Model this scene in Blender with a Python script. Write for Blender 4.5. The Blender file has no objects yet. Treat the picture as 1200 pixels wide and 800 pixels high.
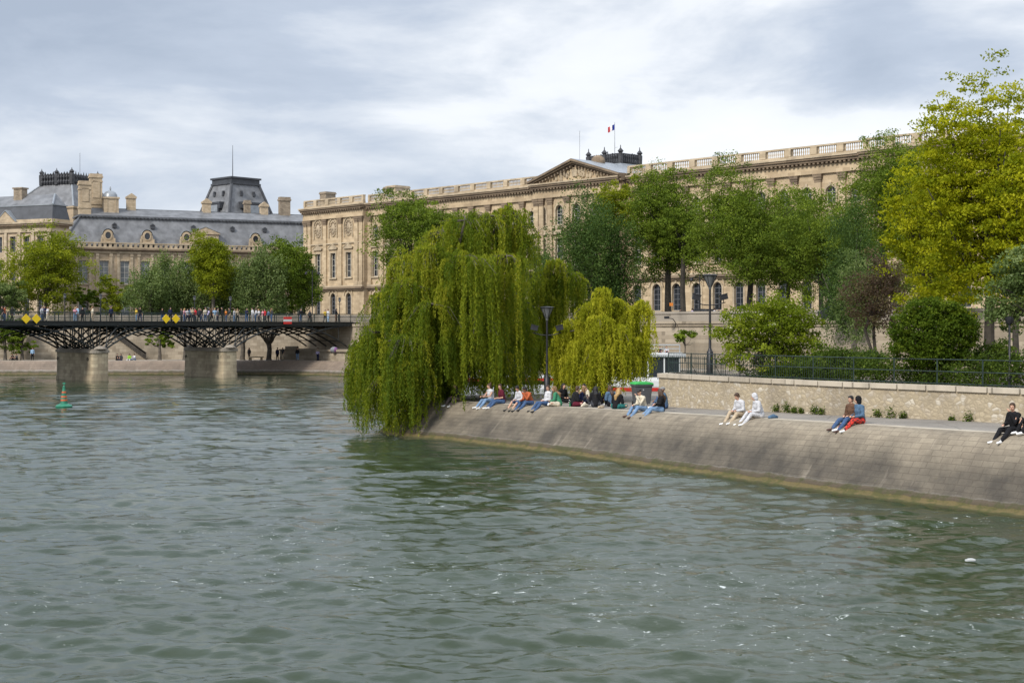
import bpy, math, random
import numpy as np
from mathutils import Vector, Matrix
from math import radians as RAD, sin, cos, pi, sqrt, atan2
rnd = random.Random(7)
SC = bpy.context.scene
COL = SC.collection
F = 1667.0; CAMZ = 6.2; HOR = 385.0

# ------------------------------------------------------------------ placing helpers
def PX(px, d): return (px-600.0)/F*d
def PZ(py, d): return CAMZ-(py-HOR)/F*d
def P(px, py, d): return Vector((PX(px,d), d, PZ(py,d)))

# ------------------------------------------------------------------ objects
def tag(o, label=None, cat=None, group=None, kind=None):
    if label: o['label'] = label
    if cat: o['category'] = cat
    if group: o['group'] = group
    if kind: o['kind'] = kind
    return o
def empty(name, loc=(0,0,0), rz=0, label=None, cat=None, group=None):
    o = bpy.data.objects.new(name, None); COL.objects.link(o)
    o.location = loc; o.rotation_euler = (0,0,rz); o.empty_display_size = .3
    return tag(o, label, cat, group)
def link(name, me, parent=None, loc=None, rz=None):
    o = bpy.data.objects.new(name, me); COL.objects.link(o)
    if parent is not None: o.parent = parent
    if loc is not None: o.location = loc
    if rz is not None: o.rotation_euler = (0,0,rz)
    return o
def copy_tree(o, parent=None):
    c = o.copy(); COL.objects.link(c); c.parent = parent
    for ch in list(o.children): copy_tree(ch, c)
    return c

class MB:
    """collects polygons, builds ONE mesh object"""
    def __init__(s): s.v = []; s.f = []; s.uv = None
    def add(s, vs, fs):
        n = len(s.v); s.v += [tuple(a) for a in vs]; s.f += [tuple(i+n for i in f) for f in fs]
    def quad(s, a, b, c, d): s.add([a,b,c,d], [(0,1,2,3)])
    def poly(s, pts): s.add(pts, [tuple(range(len(pts)))])
    def box(s, x0, x1, y0, y1, z0, z1, M=None):
        vs = [(x0,y0,z0),(x1,y0,z0),(x1,y1,z0),(x0,y1,z0),(x0,y0,z1),(x1,y0,z1),(x1,y1,z1),(x0,y1,z1)]
        if M is not None: vs = [M @ Vector(v) for v in vs]
        s.add(vs, [(0,3,2,1),(4,5,6,7),(0,1,5,4),(1,2,6,5),(2,3,7,6),(3,0,4,7)])
    def frustum(s, r0, z0, r1, z1, cap=True):
        a = [(r0[0],r0[2],z0),(r0[1],r0[2],z0),(r0[1],r0[3],z0),(r0[0],r0[3],z0)]
        b = [(r1[0],r1[2],z1),(r1[1],r1[2],z1),(r1[1],r1[3],z1),(r1[0],r1[3],z1)]
        fs = [(0,1,5,4),(1,2,6,5),(2,3,7,6),(3,0,4,7)]
        if cap: fs += [(4,5,6,7),(0,3,2,1)]
        s.add(a+b, fs)
    def prism(s, pts, y0, y1):
        """polygon in xz extruded along y"""
        n = len(pts)
        vs = [(p[0],y0,p[1]) for p in pts]+[(p[0],y1,p[1]) for p in pts]
        fs = [tuple(range(n)), tuple(range(2*n-1,n-1,-1))]+[(i,i+n,(i+1)%n+n,(i+1)%n) for i in range(n)]
        s.add(vs, fs)
    def extr(s, pts, z0, z1):
        """polygon in xy extruded along z; ccw"""
        n = len(pts)
        vs = [(p[0],p[1],z0) for p in pts]+[(p[0],p[1],z1) for p in pts]
        s.add(vs, [tuple(range(n-1,-1,-1)), tuple(range(n,2*n))]+[(i,(i+1)%n,(i+1)%n+n,i+n) for i in range(n)])
    def lathe(s, c, prof, seg=12, a0=0, a1=2*pi, sx=1, sy=1):
        c = Vector(c); n = len(prof); vs = []
        full = abs(a1-a0-2*pi) < 1e-4
        m = seg if full else seg+1
        for i in range(m):
            a = a0+(a1-a0)*i/seg
            for r, z in prof: vs.append((c.x+r*cos(a)*sx, c.y+r*sin(a)*sy, c.z+z))
        fs = []
        for i in range(seg):
            j = (i+1) % m
            for k in range(n-1): fs.append((i*n+k, j*n+k, j*n+k+1, i*n+k+1))
        if full:
            if prof[0][0] > 1e-4: fs.append(tuple(i*n for i in range(m))[::-1])
            if prof[-1][0] > 1e-4: fs.append(tuple(i*n+n-1 for i in range(m)))
        s.add(vs, fs)
    def tube(s, pts, rad, seg=6, round_ends=False):
        pts = [Vector(p) for p in pts]
        if not hasattr(rad, '__len__'): rad = [rad]*len(pts)
        rad = list(rad)
        if round_ends:
            d0 = (pts[0]-pts[1]).normalized(); d1 = (pts[-1]-pts[-2]).normalized()
            r0, r1 = rad[0], rad[-1]
            pre = [(pts[0]+d0*r0*k, r0*q) for k, q in ((.98,.12),(.8,.6),(.45,.89))]
            post = [(pts[-1]+d1*r1*k, r1*q) for k, q in ((.45,.89),(.8,.6),(.98,.12))]
            pts = [p for p,_ in pre]+pts+[p for p,_ in post]
            rad = [r for _,r in pre]+rad+[r for _,r in post]
        n = len(pts); vs = []
        t = (pts[1]-pts[0]).normalized()
        up = Vector((0,0,1)) if abs(t.z) < .9 else Vector((1,0,0))
        x = t.cross(up).normalized()
        for i, p in enumerate(pts):
            t = (pts[min(i+1,n-1)]-pts[max(i-1,0)])
            if t.length < 1e-9: t = Vector((0,0,1))
            t.normalize()
            x = (x-t*x.dot(t)); x.normalize(); y = t.cross(x)
            for k in range(seg):
                a = 2*pi*k/seg
                vs.append(p+(x*cos(a)+y*sin(a))*rad[i])
        fs = [(i*seg+k, i*seg+(k+1)%seg, (i+1)*seg+(k+1)%seg, (i+1)*seg+k) for i in range(n-1) for k in range(seg)]
        fs += [tuple(range(seg))[::-1], tuple(range((n-1)*seg, n*seg))]
        s.add(vs, fs)
    def ball(s, c, r, seg=10, rings=7, M=None):
        if not hasattr(r, '__len__'): r = (r,r,r)
        c = Vector(c); vs = []; 
        for i in range(rings+1):
            th = pi*i/rings
            for k in range(seg):
                a = 2*pi*k/seg
                q = Vector((r[0]*sin(th)*cos(a), r[1]*sin(th)*sin(a), r[2]*cos(th)))
                if M is not None: q = M @ q
                vs.append(c+q)
        fs = [(i*seg+k,(i+1)*seg+k,(i+1)*seg+(k+1)%seg,i*seg+(k+1)%seg) for i in range(rings) for k in range(seg)]
        s.add(vs, fs)
    def mesh(s, name, mat=None, smooth=False):
        me = bpy.data.meshes.new(name); me.from_pydata(s.v, [], s.f)
        if mat is not None: me.materials.append(mat)
        if smooth:
            me.shade_smooth()
            if smooth != 'all':
                try: me.set_sharp_from_angle(angle=RAD(40))
                except Exception: pass
        me.validate(); return me
    def build(s, name, mat, parent=None, smooth=False, bevel=0, loc=None, rz=None):
        if not s.v: return None
        o = link(name, s.mesh(name, mat, smooth), parent, loc, rz)
        if bevel:
            b = o.modifiers.new('bevel','BEVEL'); b.width = bevel; b.segments = 2; b.limit_method = 'ANGLE'
        return o

# ------------------------------------------------------------------ materials
def newmat(name):
    m = bpy.data.materials.new(name); m.use_nodes = True
    nt = m.node_tree; b = nt.nodes['Principled BSDF']
    return m, nt, b
def nd(nt, typ, **kw):
    n = nt.nodes.new(typ)
    for k, v in kw.items():
        if k.startswith('_'): setattr(n, k[1:], v)
        else: n.inputs[k.replace('__',' ')].default_value = v
    return n
def ramp(nt, fac, stops, interp='LINEAR'):
    r = nt.nodes.new('ShaderNodeValToRGB'); r.color_ramp.interpolation = interp
    e = r.color_ramp.elements
    while len(e) > 1: e.remove(e[-1])
    e[0].position = stops[0][0]; e[0].color = (*stops[0][1],1) if len(stops[0][1])==3 else stops[0][1]
    for p, c in stops[1:]:
        q = e.new(p); q.color = (*c,1)
    nt.links.new(fac, r.inputs[0]); return r.outputs[0]
def mixc(nt, fac, a, b, mode='MIX'):
    m = nt.nodes.new('ShaderNodeMix'); m.data_type = 'RGBA'; m.blend_type = mode
    for s, v in ((m.inputs[0],fac),(m.inputs[6],a),(m.inputs[7],b)):
        if isinstance(v, bpy.types.NodeSocket): nt.links.new(v, s)
        elif isinstance(v, (int,float)): s.default_value = v
        else: s.default_value = (*v,1)
    return m.outputs[2]
def mth(nt, op, a, b=0.0, clamp=False):
    m = nt.nodes.new('ShaderNodeMath'); m.operation = op; m.use_clamp = clamp
    for s, v in ((m.inputs[0],a),(m.inputs[1],b)):
        if isinstance(v, bpy.types.NodeSocket): nt.links.new(v, s)
        else: s.default_value = v
    return m.outputs[0]
def noise(nt, vec, scale, detail=3, rough=.55, dist=0):
    n = nd(nt,'ShaderNodeTexNoise', Scale=scale, Detail=detail, Roughness=rough, Distortion=dist)
    if vec is not None: nt.links.new(vec, n.inputs['Vector'])
    return n.outputs['Fac']
def mapping(nt, vec, scale=(1,1,1), loc=(0,0,0), rot=(0,0,0)):
    m = nt.nodes.new('ShaderNodeMapping'); m.inputs['Scale'].default_value = scale
    m.inputs['Location'].default_value = loc; m.inputs['Rotation'].default_value = rot
    nt.links.new(vec, m.inputs['Vector']); return m.outputs[0]
def objco(nt): return nt.nodes.new('ShaderNodeTexCoord').outputs['Object']
def bump(nt, b, h, strength=.3, dist=.05):
    n = nd(nt,'ShaderNodeBump', Strength=strength, Distance=dist)
    nt.links.new(h, n.inputs['Height']); nt.links.new(n.outputs[0], b.inputs['Normal'])

def plain(name, c, rough=.6, metal=0, var=.15, scale=3.0, spec=.5):
    """painted / cloth surface with slight mottling"""
    m, nt, b = newmat(name)
    v = objco(nt); f = noise(nt, v, scale, 4)
    lo = tuple(max(0,x*(1-var)) for x in c); hi = tuple(min(1,x*(1+var)) for x in c)
    nt.links.new(ramp(nt, f, [(.3,lo),(.7,hi)]), b.inputs['Base Color'])
    b.inputs['Roughness'].default_value = rough; b.inputs['Metallic'].default_value = metal
    b.inputs['Specular IOR Level'].default_value = spec
    return m

def stone(name, c, c2, cw=1.1, ch=.45, stain=(.12,.10,.08), stain_amt=.5, joint=.35, grime_scale=.35, bstr=.3):
    """ashlar in object space: courses along z, joints along x+y"""
    m, nt, b = newmat(name)
    v = objco(nt)
    sp = nt.nodes.new('ShaderNodeSeparateXYZ'); nt.links.new(v, sp.inputs[0])
    cb = nt.nodes.new('ShaderNodeCombineXYZ')
    nt.links.new(mth(nt,'ADD',sp.outputs[0],sp.outputs[1]), cb.inputs[0]); nt.links.new(sp.outputs[2], cb.inputs[1])
    br = nd(nt,'ShaderNodeTexBrick', Scale=1.0)
    br.inputs['Brick Width'].default_value = cw; br.inputs['Row Height'].default_value = ch
    br.inputs['Mortar Size'].default_value = .012; br.inputs['Mortar Smooth'].default_value = .4
    br.inputs['Color1'].default_value = (0,0,0,1); br.inputs['Color2'].default_value = (1,1,1,1); br.inputs['Mortar'].default_value = (.5,.5,.5,1)
    nt.links.new(cb.outputs[0], br.inputs['Vector'])
    n1 = noise(nt, v, 1.7, 5, .6)
    t = mixc(nt, .45, br.outputs['Color'], n1)
    col = ramp(nt, t, [(.15,c2),(.75,c)])
    g = noise(nt, mapping(nt, v, (1,1,.35)), grime_scale, 6, .68)
    gm = ramp(nt, g, [(.48,(0,0,0)),(.72,(1,1,1))])
    col = mixc(nt, mth(nt,'MULTIPLY',gm,stain_amt), col, stain)
    col = mixc(nt, mth(nt,'MULTIPLY',br.outputs['Fac'],joint), col, tuple(x*.4 for x in c2))
    nt.links.new(col, b.inputs['Base Color']); b.inputs['Roughness'].default_value = .9
    b.inputs['Specular IOR Level'].default_value = .2
    bump(nt, b, mth(nt,'SUBTRACT',n1,br.outputs['Fac']), bstr, .03)
    return m

def leafmat(name, stops, trans=.35):
    """stops: colours over the per-leaf random value"""
    m = bpy.data.materials.new(name); m.use_nodes = True; nt = m.node_tree
    nt.nodes.clear()
    at = nt.nodes.new('ShaderNodeAttribute'); at.attribute_name = 'tint'
    col = ramp(nt, at.outputs['Fac'], stops)
    d = nd(nt,'ShaderNodeBsdfPrincipled', Roughness=.6); d.inputs['Specular IOR Level'].default_value = .1
    tr = nt.nodes.new('ShaderNodeBsdfTranslucent')
    mx = nt.nodes.new('ShaderNodeMixShader'); mx.inputs[0].default_value = trans
    out = nt.nodes.new('ShaderNodeOutputMaterial')
    nt.links.new(col, d.inputs['Base Color'])
    nt.links.new(mixc(nt, 1.0, col, (1.25,1.25,.6), 'MULTIPLY'), tr.inputs['Color'])
    nt.links.new(d.outputs[0], mx.inputs[1]); nt.links.new(tr.outputs[0], mx.inputs[2]); nt.links.new(mx.outputs[0], out.inputs[0])
    return m

M = {}
M['louvre'] = stone('pale_limestone', (.54,.425,.28), (.38,.29,.185), 1.2,.5, (.17,.13,.09), .6, .3, .16)
M['louvre_trim'] = stone('weathered_limestone_trim', (.50,.41,.29), (.35,.28,.19), 1.6,.6, (.10,.085,.07), .6, .2, .3)
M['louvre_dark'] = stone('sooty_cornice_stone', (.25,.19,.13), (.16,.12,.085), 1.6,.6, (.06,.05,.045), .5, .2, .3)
M['gallery'] = stone('buff_limestone', (.46,.36,.25), (.34,.27,.18), 1.2,.5, (.17,.13,.10), .45, .25, .12)
M['chimney'] = stone('chimney_stone', (.33,.27,.20), (.22,.175,.13), .5,.25, (.07,.06,.05), .6, .4, .6)
M['chimney_pale'] = stone('chimney_pale_stone', (.50,.40,.28), (.38,.30,.20), .6,.3, (.15,.12,.09), .5, .3, .6)
M['quay_wall'] = stone('quay_wall_stone', (.40,.34,.26), (.25,.205,.15), 1.0,.42, (.10,.09,.07), .65, .5, .16)
M['pier'] = stone('bridge_pier_stone', (.50,.42,.29), (.32,.26,.18), .9,.4, (.07,.06,.045), .6, .5, .55)
M['parapet'] = stone('parapet_stone', (.34,.30,.25), (.24,.21,.17), 1.3,.5, (.09,.08,.07), .6, .3, .3)
M['coping'] = stone('coping_stone', (.50,.44,.35), (.37,.32,.25), 1.35,3.0, (.13,.12,.10), .45, .7, .9)
M['slate'] = plain('slate_roof', (.15,.153,.16), .55, 0, .35, .6)
M['slate_dark'] = plain('dark_slate_roof', (.045,.048,.055), .5, 0, .3, .8)
M['zinc'] = plain('zinc_roof', (.27,.29,.31), .4, .3, .2, .8)
M['zinc_edge'] = plain('zinc_edge', (.10,.105,.115), .5, 0, .3, .8)
M['iron_crest'] = plain('iron_roof_cresting', (.035,.036,.04), .6, 0, .5, 1.2)
M['glass'] = plain('window_glass', (.02,.024,.03), .12, 0, .4, .25)
M['glass_pale'] = plain('window_glass_pale', (.16,.175,.18), .15, 0, .4, .35)
M['frame_pale'] = plain('window_frame_pale', (.50,.48,.42), .6)
M['frame_grey'] = plain('window_frame_grey', (.16,.165,.18), .6)
M['iron'] = plain('black_green_iron', (.012,.016,.016), .45, .2, .3)
M['iron_rib'] = plain('bridge_arch_iron', (.016,.02,.021), .45, .2, .4)
M['rail'] = plain('dark_green_railing', (.022,.038,.034), .45, .2, .3)
M['lamp_iron'] = plain('lamp_iron', (.02,.02,.024), .45, .2, .3)
M['lamp_glass'] = plain('lantern_glass', (.11,.115,.12), .25, 0, .1)
M['bark'] = plain('grey_brown_bark', (.10,.085,.068), .9, 0, .45, 2.5)
M['bark_dark'] = plain('dark_bark', (.045,.038,.03), .9, 0, .45, 2.5)
M['bark_pale'] = plain('pale_plane_bark', (.22,.20,.16), .9, 0, .4, 1.5)
M['twig_yellow'] = plain('willow_twigs', (.16,.13,.03), .8, 0, .3, 2.5)
M['soil'] = plain('park_soil', (.13,.105,.08), .95, 0, .4, .8)
M['asphalt'] = plain('quay_asphalt', (.22,.205,.19), .9, 0, .22, .9)
M['road'] = plain('road_asphalt', (.12,.115,.11), .9, 0, .2, .2)
M['cobble'] = plain('lower_quay_paving', (.30,.26,.21), .9, 0, .25, .6)
M['white'] = plain('white_paint', (.58,.59,.59), .35, 0, .08, .6)
M['offwhite'] = plain('offwhite_paint', (.36,.38,.39), .4, 0, .1, .6)
M['red'] = plain('red_paint', (.55,.03,.025), .4, 0, .1)
M['yellow'] = plain('yellow_sign_paint', (.80,.55,.01), .4, 0, .05)
M['green_paint'] = plain('green_buoy_paint', (.02,.17,.10), .5, 0, .25, 3)
M['buoy_red'] = plain('orange_red_paint', (.50,.10,.03), .5, 0, .2, 3)
M['black'] = plain('black_paint', (.012,.012,.014), .5)
M['bin'] = plain('grey_plastic', (.075,.08,.088), .5, 0, .1)
M['bin_lid'] = plain('green_plastic', (.05,.42,.10), .45, 0, .1)
M['skin'] = plain('skin', (.50,.29,.20), .55, 0, .08, 9)
M['skin_brown'] = plain('brown_skin', (.22,.115,.07), .55, 0, .08, 9)
M['eye'] = plain('dark_eyes', (.02,.014,.012), .3)
M['lips'] = plain('lips', (.35,.10,.08), .5)
HAIR = {'black':(.010,.008,.008),'brown':(.055,.028,.014),'light brown':(.17,.095,.04),'blonde':(.36,.23,.09),'grey':(.2,.2,.2)}
for k,c in HAIR.items(): M['hair_'+k] = plain('hair_'+k.replace(' ','_'), c, .6, 0, .35, 20)
CLOTH = {'black':(.012,.012,.014),'white':(.54,.54,.56),'beige':(.46,.37,.26),'maroon':(.10,.012,.025),'rust':(.42,.11,.045),
 'navy':(.018,.022,.06),'jeans':(.055,.10,.20),'light jeans':(.17,.27,.42),'green':(.05,.22,.12),'teal':(.02,.14,.13),'brown':(.12,.065,.04),
 'denim':(.08,.14,.22),'red':(.5,.03,.04),'grey':(.22,.23,.25),'pink':(.6,.3,.36),'lilac':(.55,.5,.75),'yellow':(.6,.42,.06),'dark grey':(.05,.052,.06),
 'cream':(.6,.54,.42),'orange':(.6,.2,.04),'lime':(.25,.5,.05),'sky blue':(.3,.45,.62),'patterned':(.14,.11,.10)}
def cloth(name, c):
    m, nt, b = newmat(name); v = objco(nt); f = noise(nt, v, 9, 4, .6)
    nt.links.new(ramp(nt, f, [(.3,tuple(x*.72 for x in c)),(.7,tuple(min(1,x*1.2) for x in c))]), b.inputs['Base Color'])
    b.inputs['Roughness'].default_value = .88; b.inputs['Specular IOR Level'].default_value = .2
    bump(nt, b, noise(nt, mapping(nt,v,(1,1,1.8)), 7, 3, .5, 1.2), .9, .05); return m
for k,c in CLOTH.items(): M['c_'+k] = cloth('cloth_'+k.replace(' ','_'), c)
def plaid():
    m, nt, b = newmat('red_plaid_cloth'); v = objco(nt)
    ck = nd(nt,'ShaderNodeTexChecker', Scale=9.0); nt.links.new(v, ck.inputs['Vector'])
    ck.inputs['Color1'].default_value = (.55,.035,.02,1); ck.inputs['Color2'].default_value = (.03,.012,.014,1)
    nt.links.new(mixc(nt,.2,ck.outputs[0],(.42,.03,.02)), b.inputs['Base Color']); b.inputs['Roughness'].default_value = .9
    return m
M['c_plaid'] = plaid()
M['shoe_white'] = plain('white_shoe', (.75,.75,.74), .5); M['shoe_black'] = plain('black_shoe', (.012,.012,.012), .5); M['shoe_brown'] = plain('brown_shoe', (.08,.04,.03), .5)

YG = [(0,(.075,.115,.012)),(.5,(.15,.20,.018)),(1,(.25,.29,.03))]
M['leaf_yellow'] = leafmat('leaf_yellow_green', [(0,(.12,.16,.006)),(.5,(.27,.29,.009)),(1,(.46,.45,.018))], .42)
M['leaf_plane'] = leafmat('leaf_plane_green', [(0,(0.04352,0.0768,0.00896)),(.5,(0.1088,0.16,0.01664)),(1,(0.2176,0.2816,0.03072))], .3)
M['leaf_plane_yellow'] = leafmat('leaf_plane_yellowish', [(0,(.08,.11,.008)),(.5,(.18,.215,.012)),(1,(.32,.34,.022))])
M['leaf_poplar'] = leafmat('leaf_poplar_grey_green', [(0,(0.0576,0.0896,0.0256)),(.5,(0.1216,0.1728,0.05376)),(1,(0.2304,0.2816,0.1088))])
M['leaf_dark'] = leafmat('leaf_dark_green', [(0,(0.0256,0.05376,0.01408)),(.5,(0.06144,0.1088,0.0256)),(1,(0.128,0.192,0.0448))])
M['leaf_round'] = leafmat('leaf_round_shrub', [(0,(.028,.055,.005)),(.5,(.07,.115,.009)),(1,(.16,.21,.018))])
M['leaf_willow'] = leafmat('leaf_willow', [(0,(0.0504,0.0896,0.00896)),(.35,(0.1176,0.168,0.01344)),(.7,(0.224,0.2576,0.01792)),(1,(0.3808,0.3584,0.0336))], .42)
M['leaf_willow_yellow'] = leafmat('leaf_willow_yellow', [(0,(.16,.19,.010)),(.5,(.33,.34,.020)),(1,(.52,.50,.045))], .45)
M['leaf_elder'] = leafmat('leaf_elder', [(0,(.055,.085,.008)),(.5,(.15,.20,.012)),(1,(.28,.32,.03))], .4)
M['leaf_hedge'] = leafmat('leaf_hedge', [(0,(.025,.045,.008)),(.5,(.06,.10,.014)),(1,(.15,.20,.03))])
M['leaf_purple'] = leafmat('leaf_purple', [(0,(.05,.03,.025)),(.5,(.10,.07,.05)),(1,(.15,.14,.05))])
M['petal'] = leafmat('cream_blossom', [(0,(.5,.5,.36)),(1,(.75,.74,.6))], .3)
M['petal_green'] = leafmat('pale_green_blossom', [(0,(.2,.27,.12)),(1,(.42,.48,.3))], .3)

# ------------------------------------------------------------------ leaves
def quads_mesh(name, V, mats, tint, midx=None):
    """V: (N,4,3) quads"""
    N = len(V); me = bpy.data.meshes.new(name)
    me.vertices.add(4*N); me.vertices.foreach_set('co', V.reshape(-1).astype(np.float32))
    me.loops.add(4*N); me.loops.foreach_set('vertex_index', np.arange(4*N, dtype=np.int32))
    me.polygons.add(N); me.polygons.foreach_set('loop_start', np.arange(0,4*N,4,dtype=np.int32))
    try: me.polygons.foreach_set('loop_total', np.full(N,4,dtype=np.int32))
    except Exception: pass
    for m in mats: me.materials.append(m)
    if midx is not None: me.polygons.foreach_set('material_index', midx.astype(np.int32))
    a = me.attributes.new('tint','FLOAT','FACE'); a.data.foreach_set('value', np.clip(tint,0,1).astype(np.float32))
    me.update(calc_edges=True); return me
def leaf_quads(C, size, rg, hang=0.0, aspect=.55, up=.35):
    """rhombic leaves at C with random orientation"""
    N = len(C)
    a = rg.normal(size=(N,3)); a[:,2] = a[:,2]*(1-hang)-hang*2.2
    a /= np.linalg.norm(a,axis=1,keepdims=True)
    n = rg.normal(size=(N,3)); n[:,2] += up*2
    b = np.cross(a,n); b /= np.linalg.norm(b,axis=1,keepdims=True)+1e-9
    L = (size*rg.uniform(.6,1.3,N))[:,None]
    W = L*aspect
    V = np.stack([C-a*L*.5, C+b*W*.5, C+a*L*.5, C-b*W*.5], axis=1)
    return V
# ------------------------------------------------------------------ trees
def sublobes(rg, R, n, bottom=-.75):
    """lobes inside an ellipsoid crown of radii R centred on 0: (centre, radius)"""
    out = []
    for i in range(n):
        d = rg.normal(size=3); d /= np.linalg.norm(d)
        if d[2] < bottom: d[2] *= -.5
        k = rg.uniform(.40,.80)
        c = d*k*np.array(R)
        r = rg.uniform(.28,.44)
        out.append((c, np.array(R)*r*(1.15 if k < .5 else 1.0)))
    out.append((np.zeros(3), np.array(R)*.55))
    return out
def crown_points(rg, lobes, ncl, per, cs, cz=.55):
    vol = np.array([np.prod(l[1])**.75 for l in lobes]); vol /= vol.sum()
    idx = rg.choice(len(lobes), ncl, p=vol)
    d = rg.normal(size=(ncl,3)); d /= np.linalg.norm(d,axis=1,keepdims=True)
    rr = .45+.6*np.sqrt(rg.uniform(size=ncl))
    c = np.array([lobes[i][0] for i in idx])+d*rr[:,None]*np.array([lobes[i][1] for i in idx])
    s = cs*rg.uniform(.55,1.3,ncl)
    cl = np.repeat(np.arange(ncl), per)
    g = rg.normal(size=(ncl*per,3)); gl = np.linalg.norm(g,axis=1,keepdims=True); g = g/gl*(1.75*rg.uniform(size=(ncl*per,1))**.45)
    p = c[cl]+g*s[cl][:,None]*np.array([1,1,cz])
    ct = rg.uniform(size=ncl)
    tint = .68*ct[cl]+.32*rg.uniform(size=ncl*per)
    return p, tint, c
def tree(name, label, cat, base, top, R, leaf, bark, seed, ncl=260, per=26, cs=.5, lsize=.34, nl=14, trunk_r=.3, lean=(0,0),
         group=None, low=None, parts=('trunk','crown'), blossom=None, hang=0.0, forks=9, trunks=1, cz=.55):
    """base: foot point; top: highest z; R crown radii"""
    rg = np.random.default_rng(seed); rr = random.Random(seed)
    root = empty(name, base, 0, label, cat, group); czz = cz
    H = top-base[2]; cz = H-R[2]
    cen = np.array([lean[0], lean[1], cz])
    lobes = [(l[0]+cen, l[1]) for l in sublobes(rg, R, nl)] if nl > 1 else [(cen*1.0, np.array(R)*.93)]
    t = MB()
    for q in range(trunks):
        ox = 0 if trunks == 1 else rr.uniform(-.35,.35); oy = 0 if trunks == 1 else rr.uniform(-.3,.3)
        hub = Vector((lean[0]*.5+ox*3, lean[1]*.5+oy*3, max(cz-R[2]*.55, H*.18)))
        mid = Vector((lean[0]*.2+ox*1.5+rr.uniform(-.1,.1)*H*.1, oy*1.5, hub.z*.5))
        t.tube([(ox,oy,-.3),(ox,oy,.15),mid,hub,(cen[0],cen[1],cz+R[2]*.2)], [trunk_r*1.5,trunk_r*1.1,trunk_r*.95,trunk_r*.8,trunk_r*.25], 8)
        for i in range(forks):
            l = lobes[rr.randrange(len(lobes))]; e = Vector(l[0])+Vector((rr.uniform(-.4,.4)*l[1][0],rr.uniform(-.4,.4)*l[1][1],rr.uniform(0,.5)*l[1][2]))
            s = hub.lerp(Vector((cen[0],cen[1],cz)), rr.uniform(0,.6))
            m = s.lerp(e,.5)+Vector((0,0,-.06*H if rr.random()<.5 else .03*H))
            t.tube([s, m, e], [trunk_r*.5, trunk_r*.3, trunk_r*.08], 6)
    t.build('trunk', bark, root, True)
    p, tint, cc = crown_points(rg, lobes, ncl, per, cs, czz)
    if low is not None: k = p[:,2] > low; p = p[k]; tint = tint[k]
    V = leaf_quads(p, lsize, rg, hang)
    mats = [leaf]
    link('crown', quads_mesh('crown', V, mats, tint), root)
    if blossom:
        bm_, frac = blossom
        ci = rg.choice(len(cc), int(len(cc)*frac), replace=False)
        c = cc[ci]; out = c-cen; out /= np.linalg.norm(out,axis=1,keepdims=True)
        c = c+out*np.array(R)*.12
        k = 14; q = np.repeat(c,k,axis=0)+rg.normal(size=(len(c)*k,3))*np.array([.09,.09,.03])
        o = link('blossom', quads_mesh('blossom', leaf_quads(q,.085,rg,0,.9,1.5), [bm_], rg.uniform(size=len(q))), root)
    return root

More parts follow.
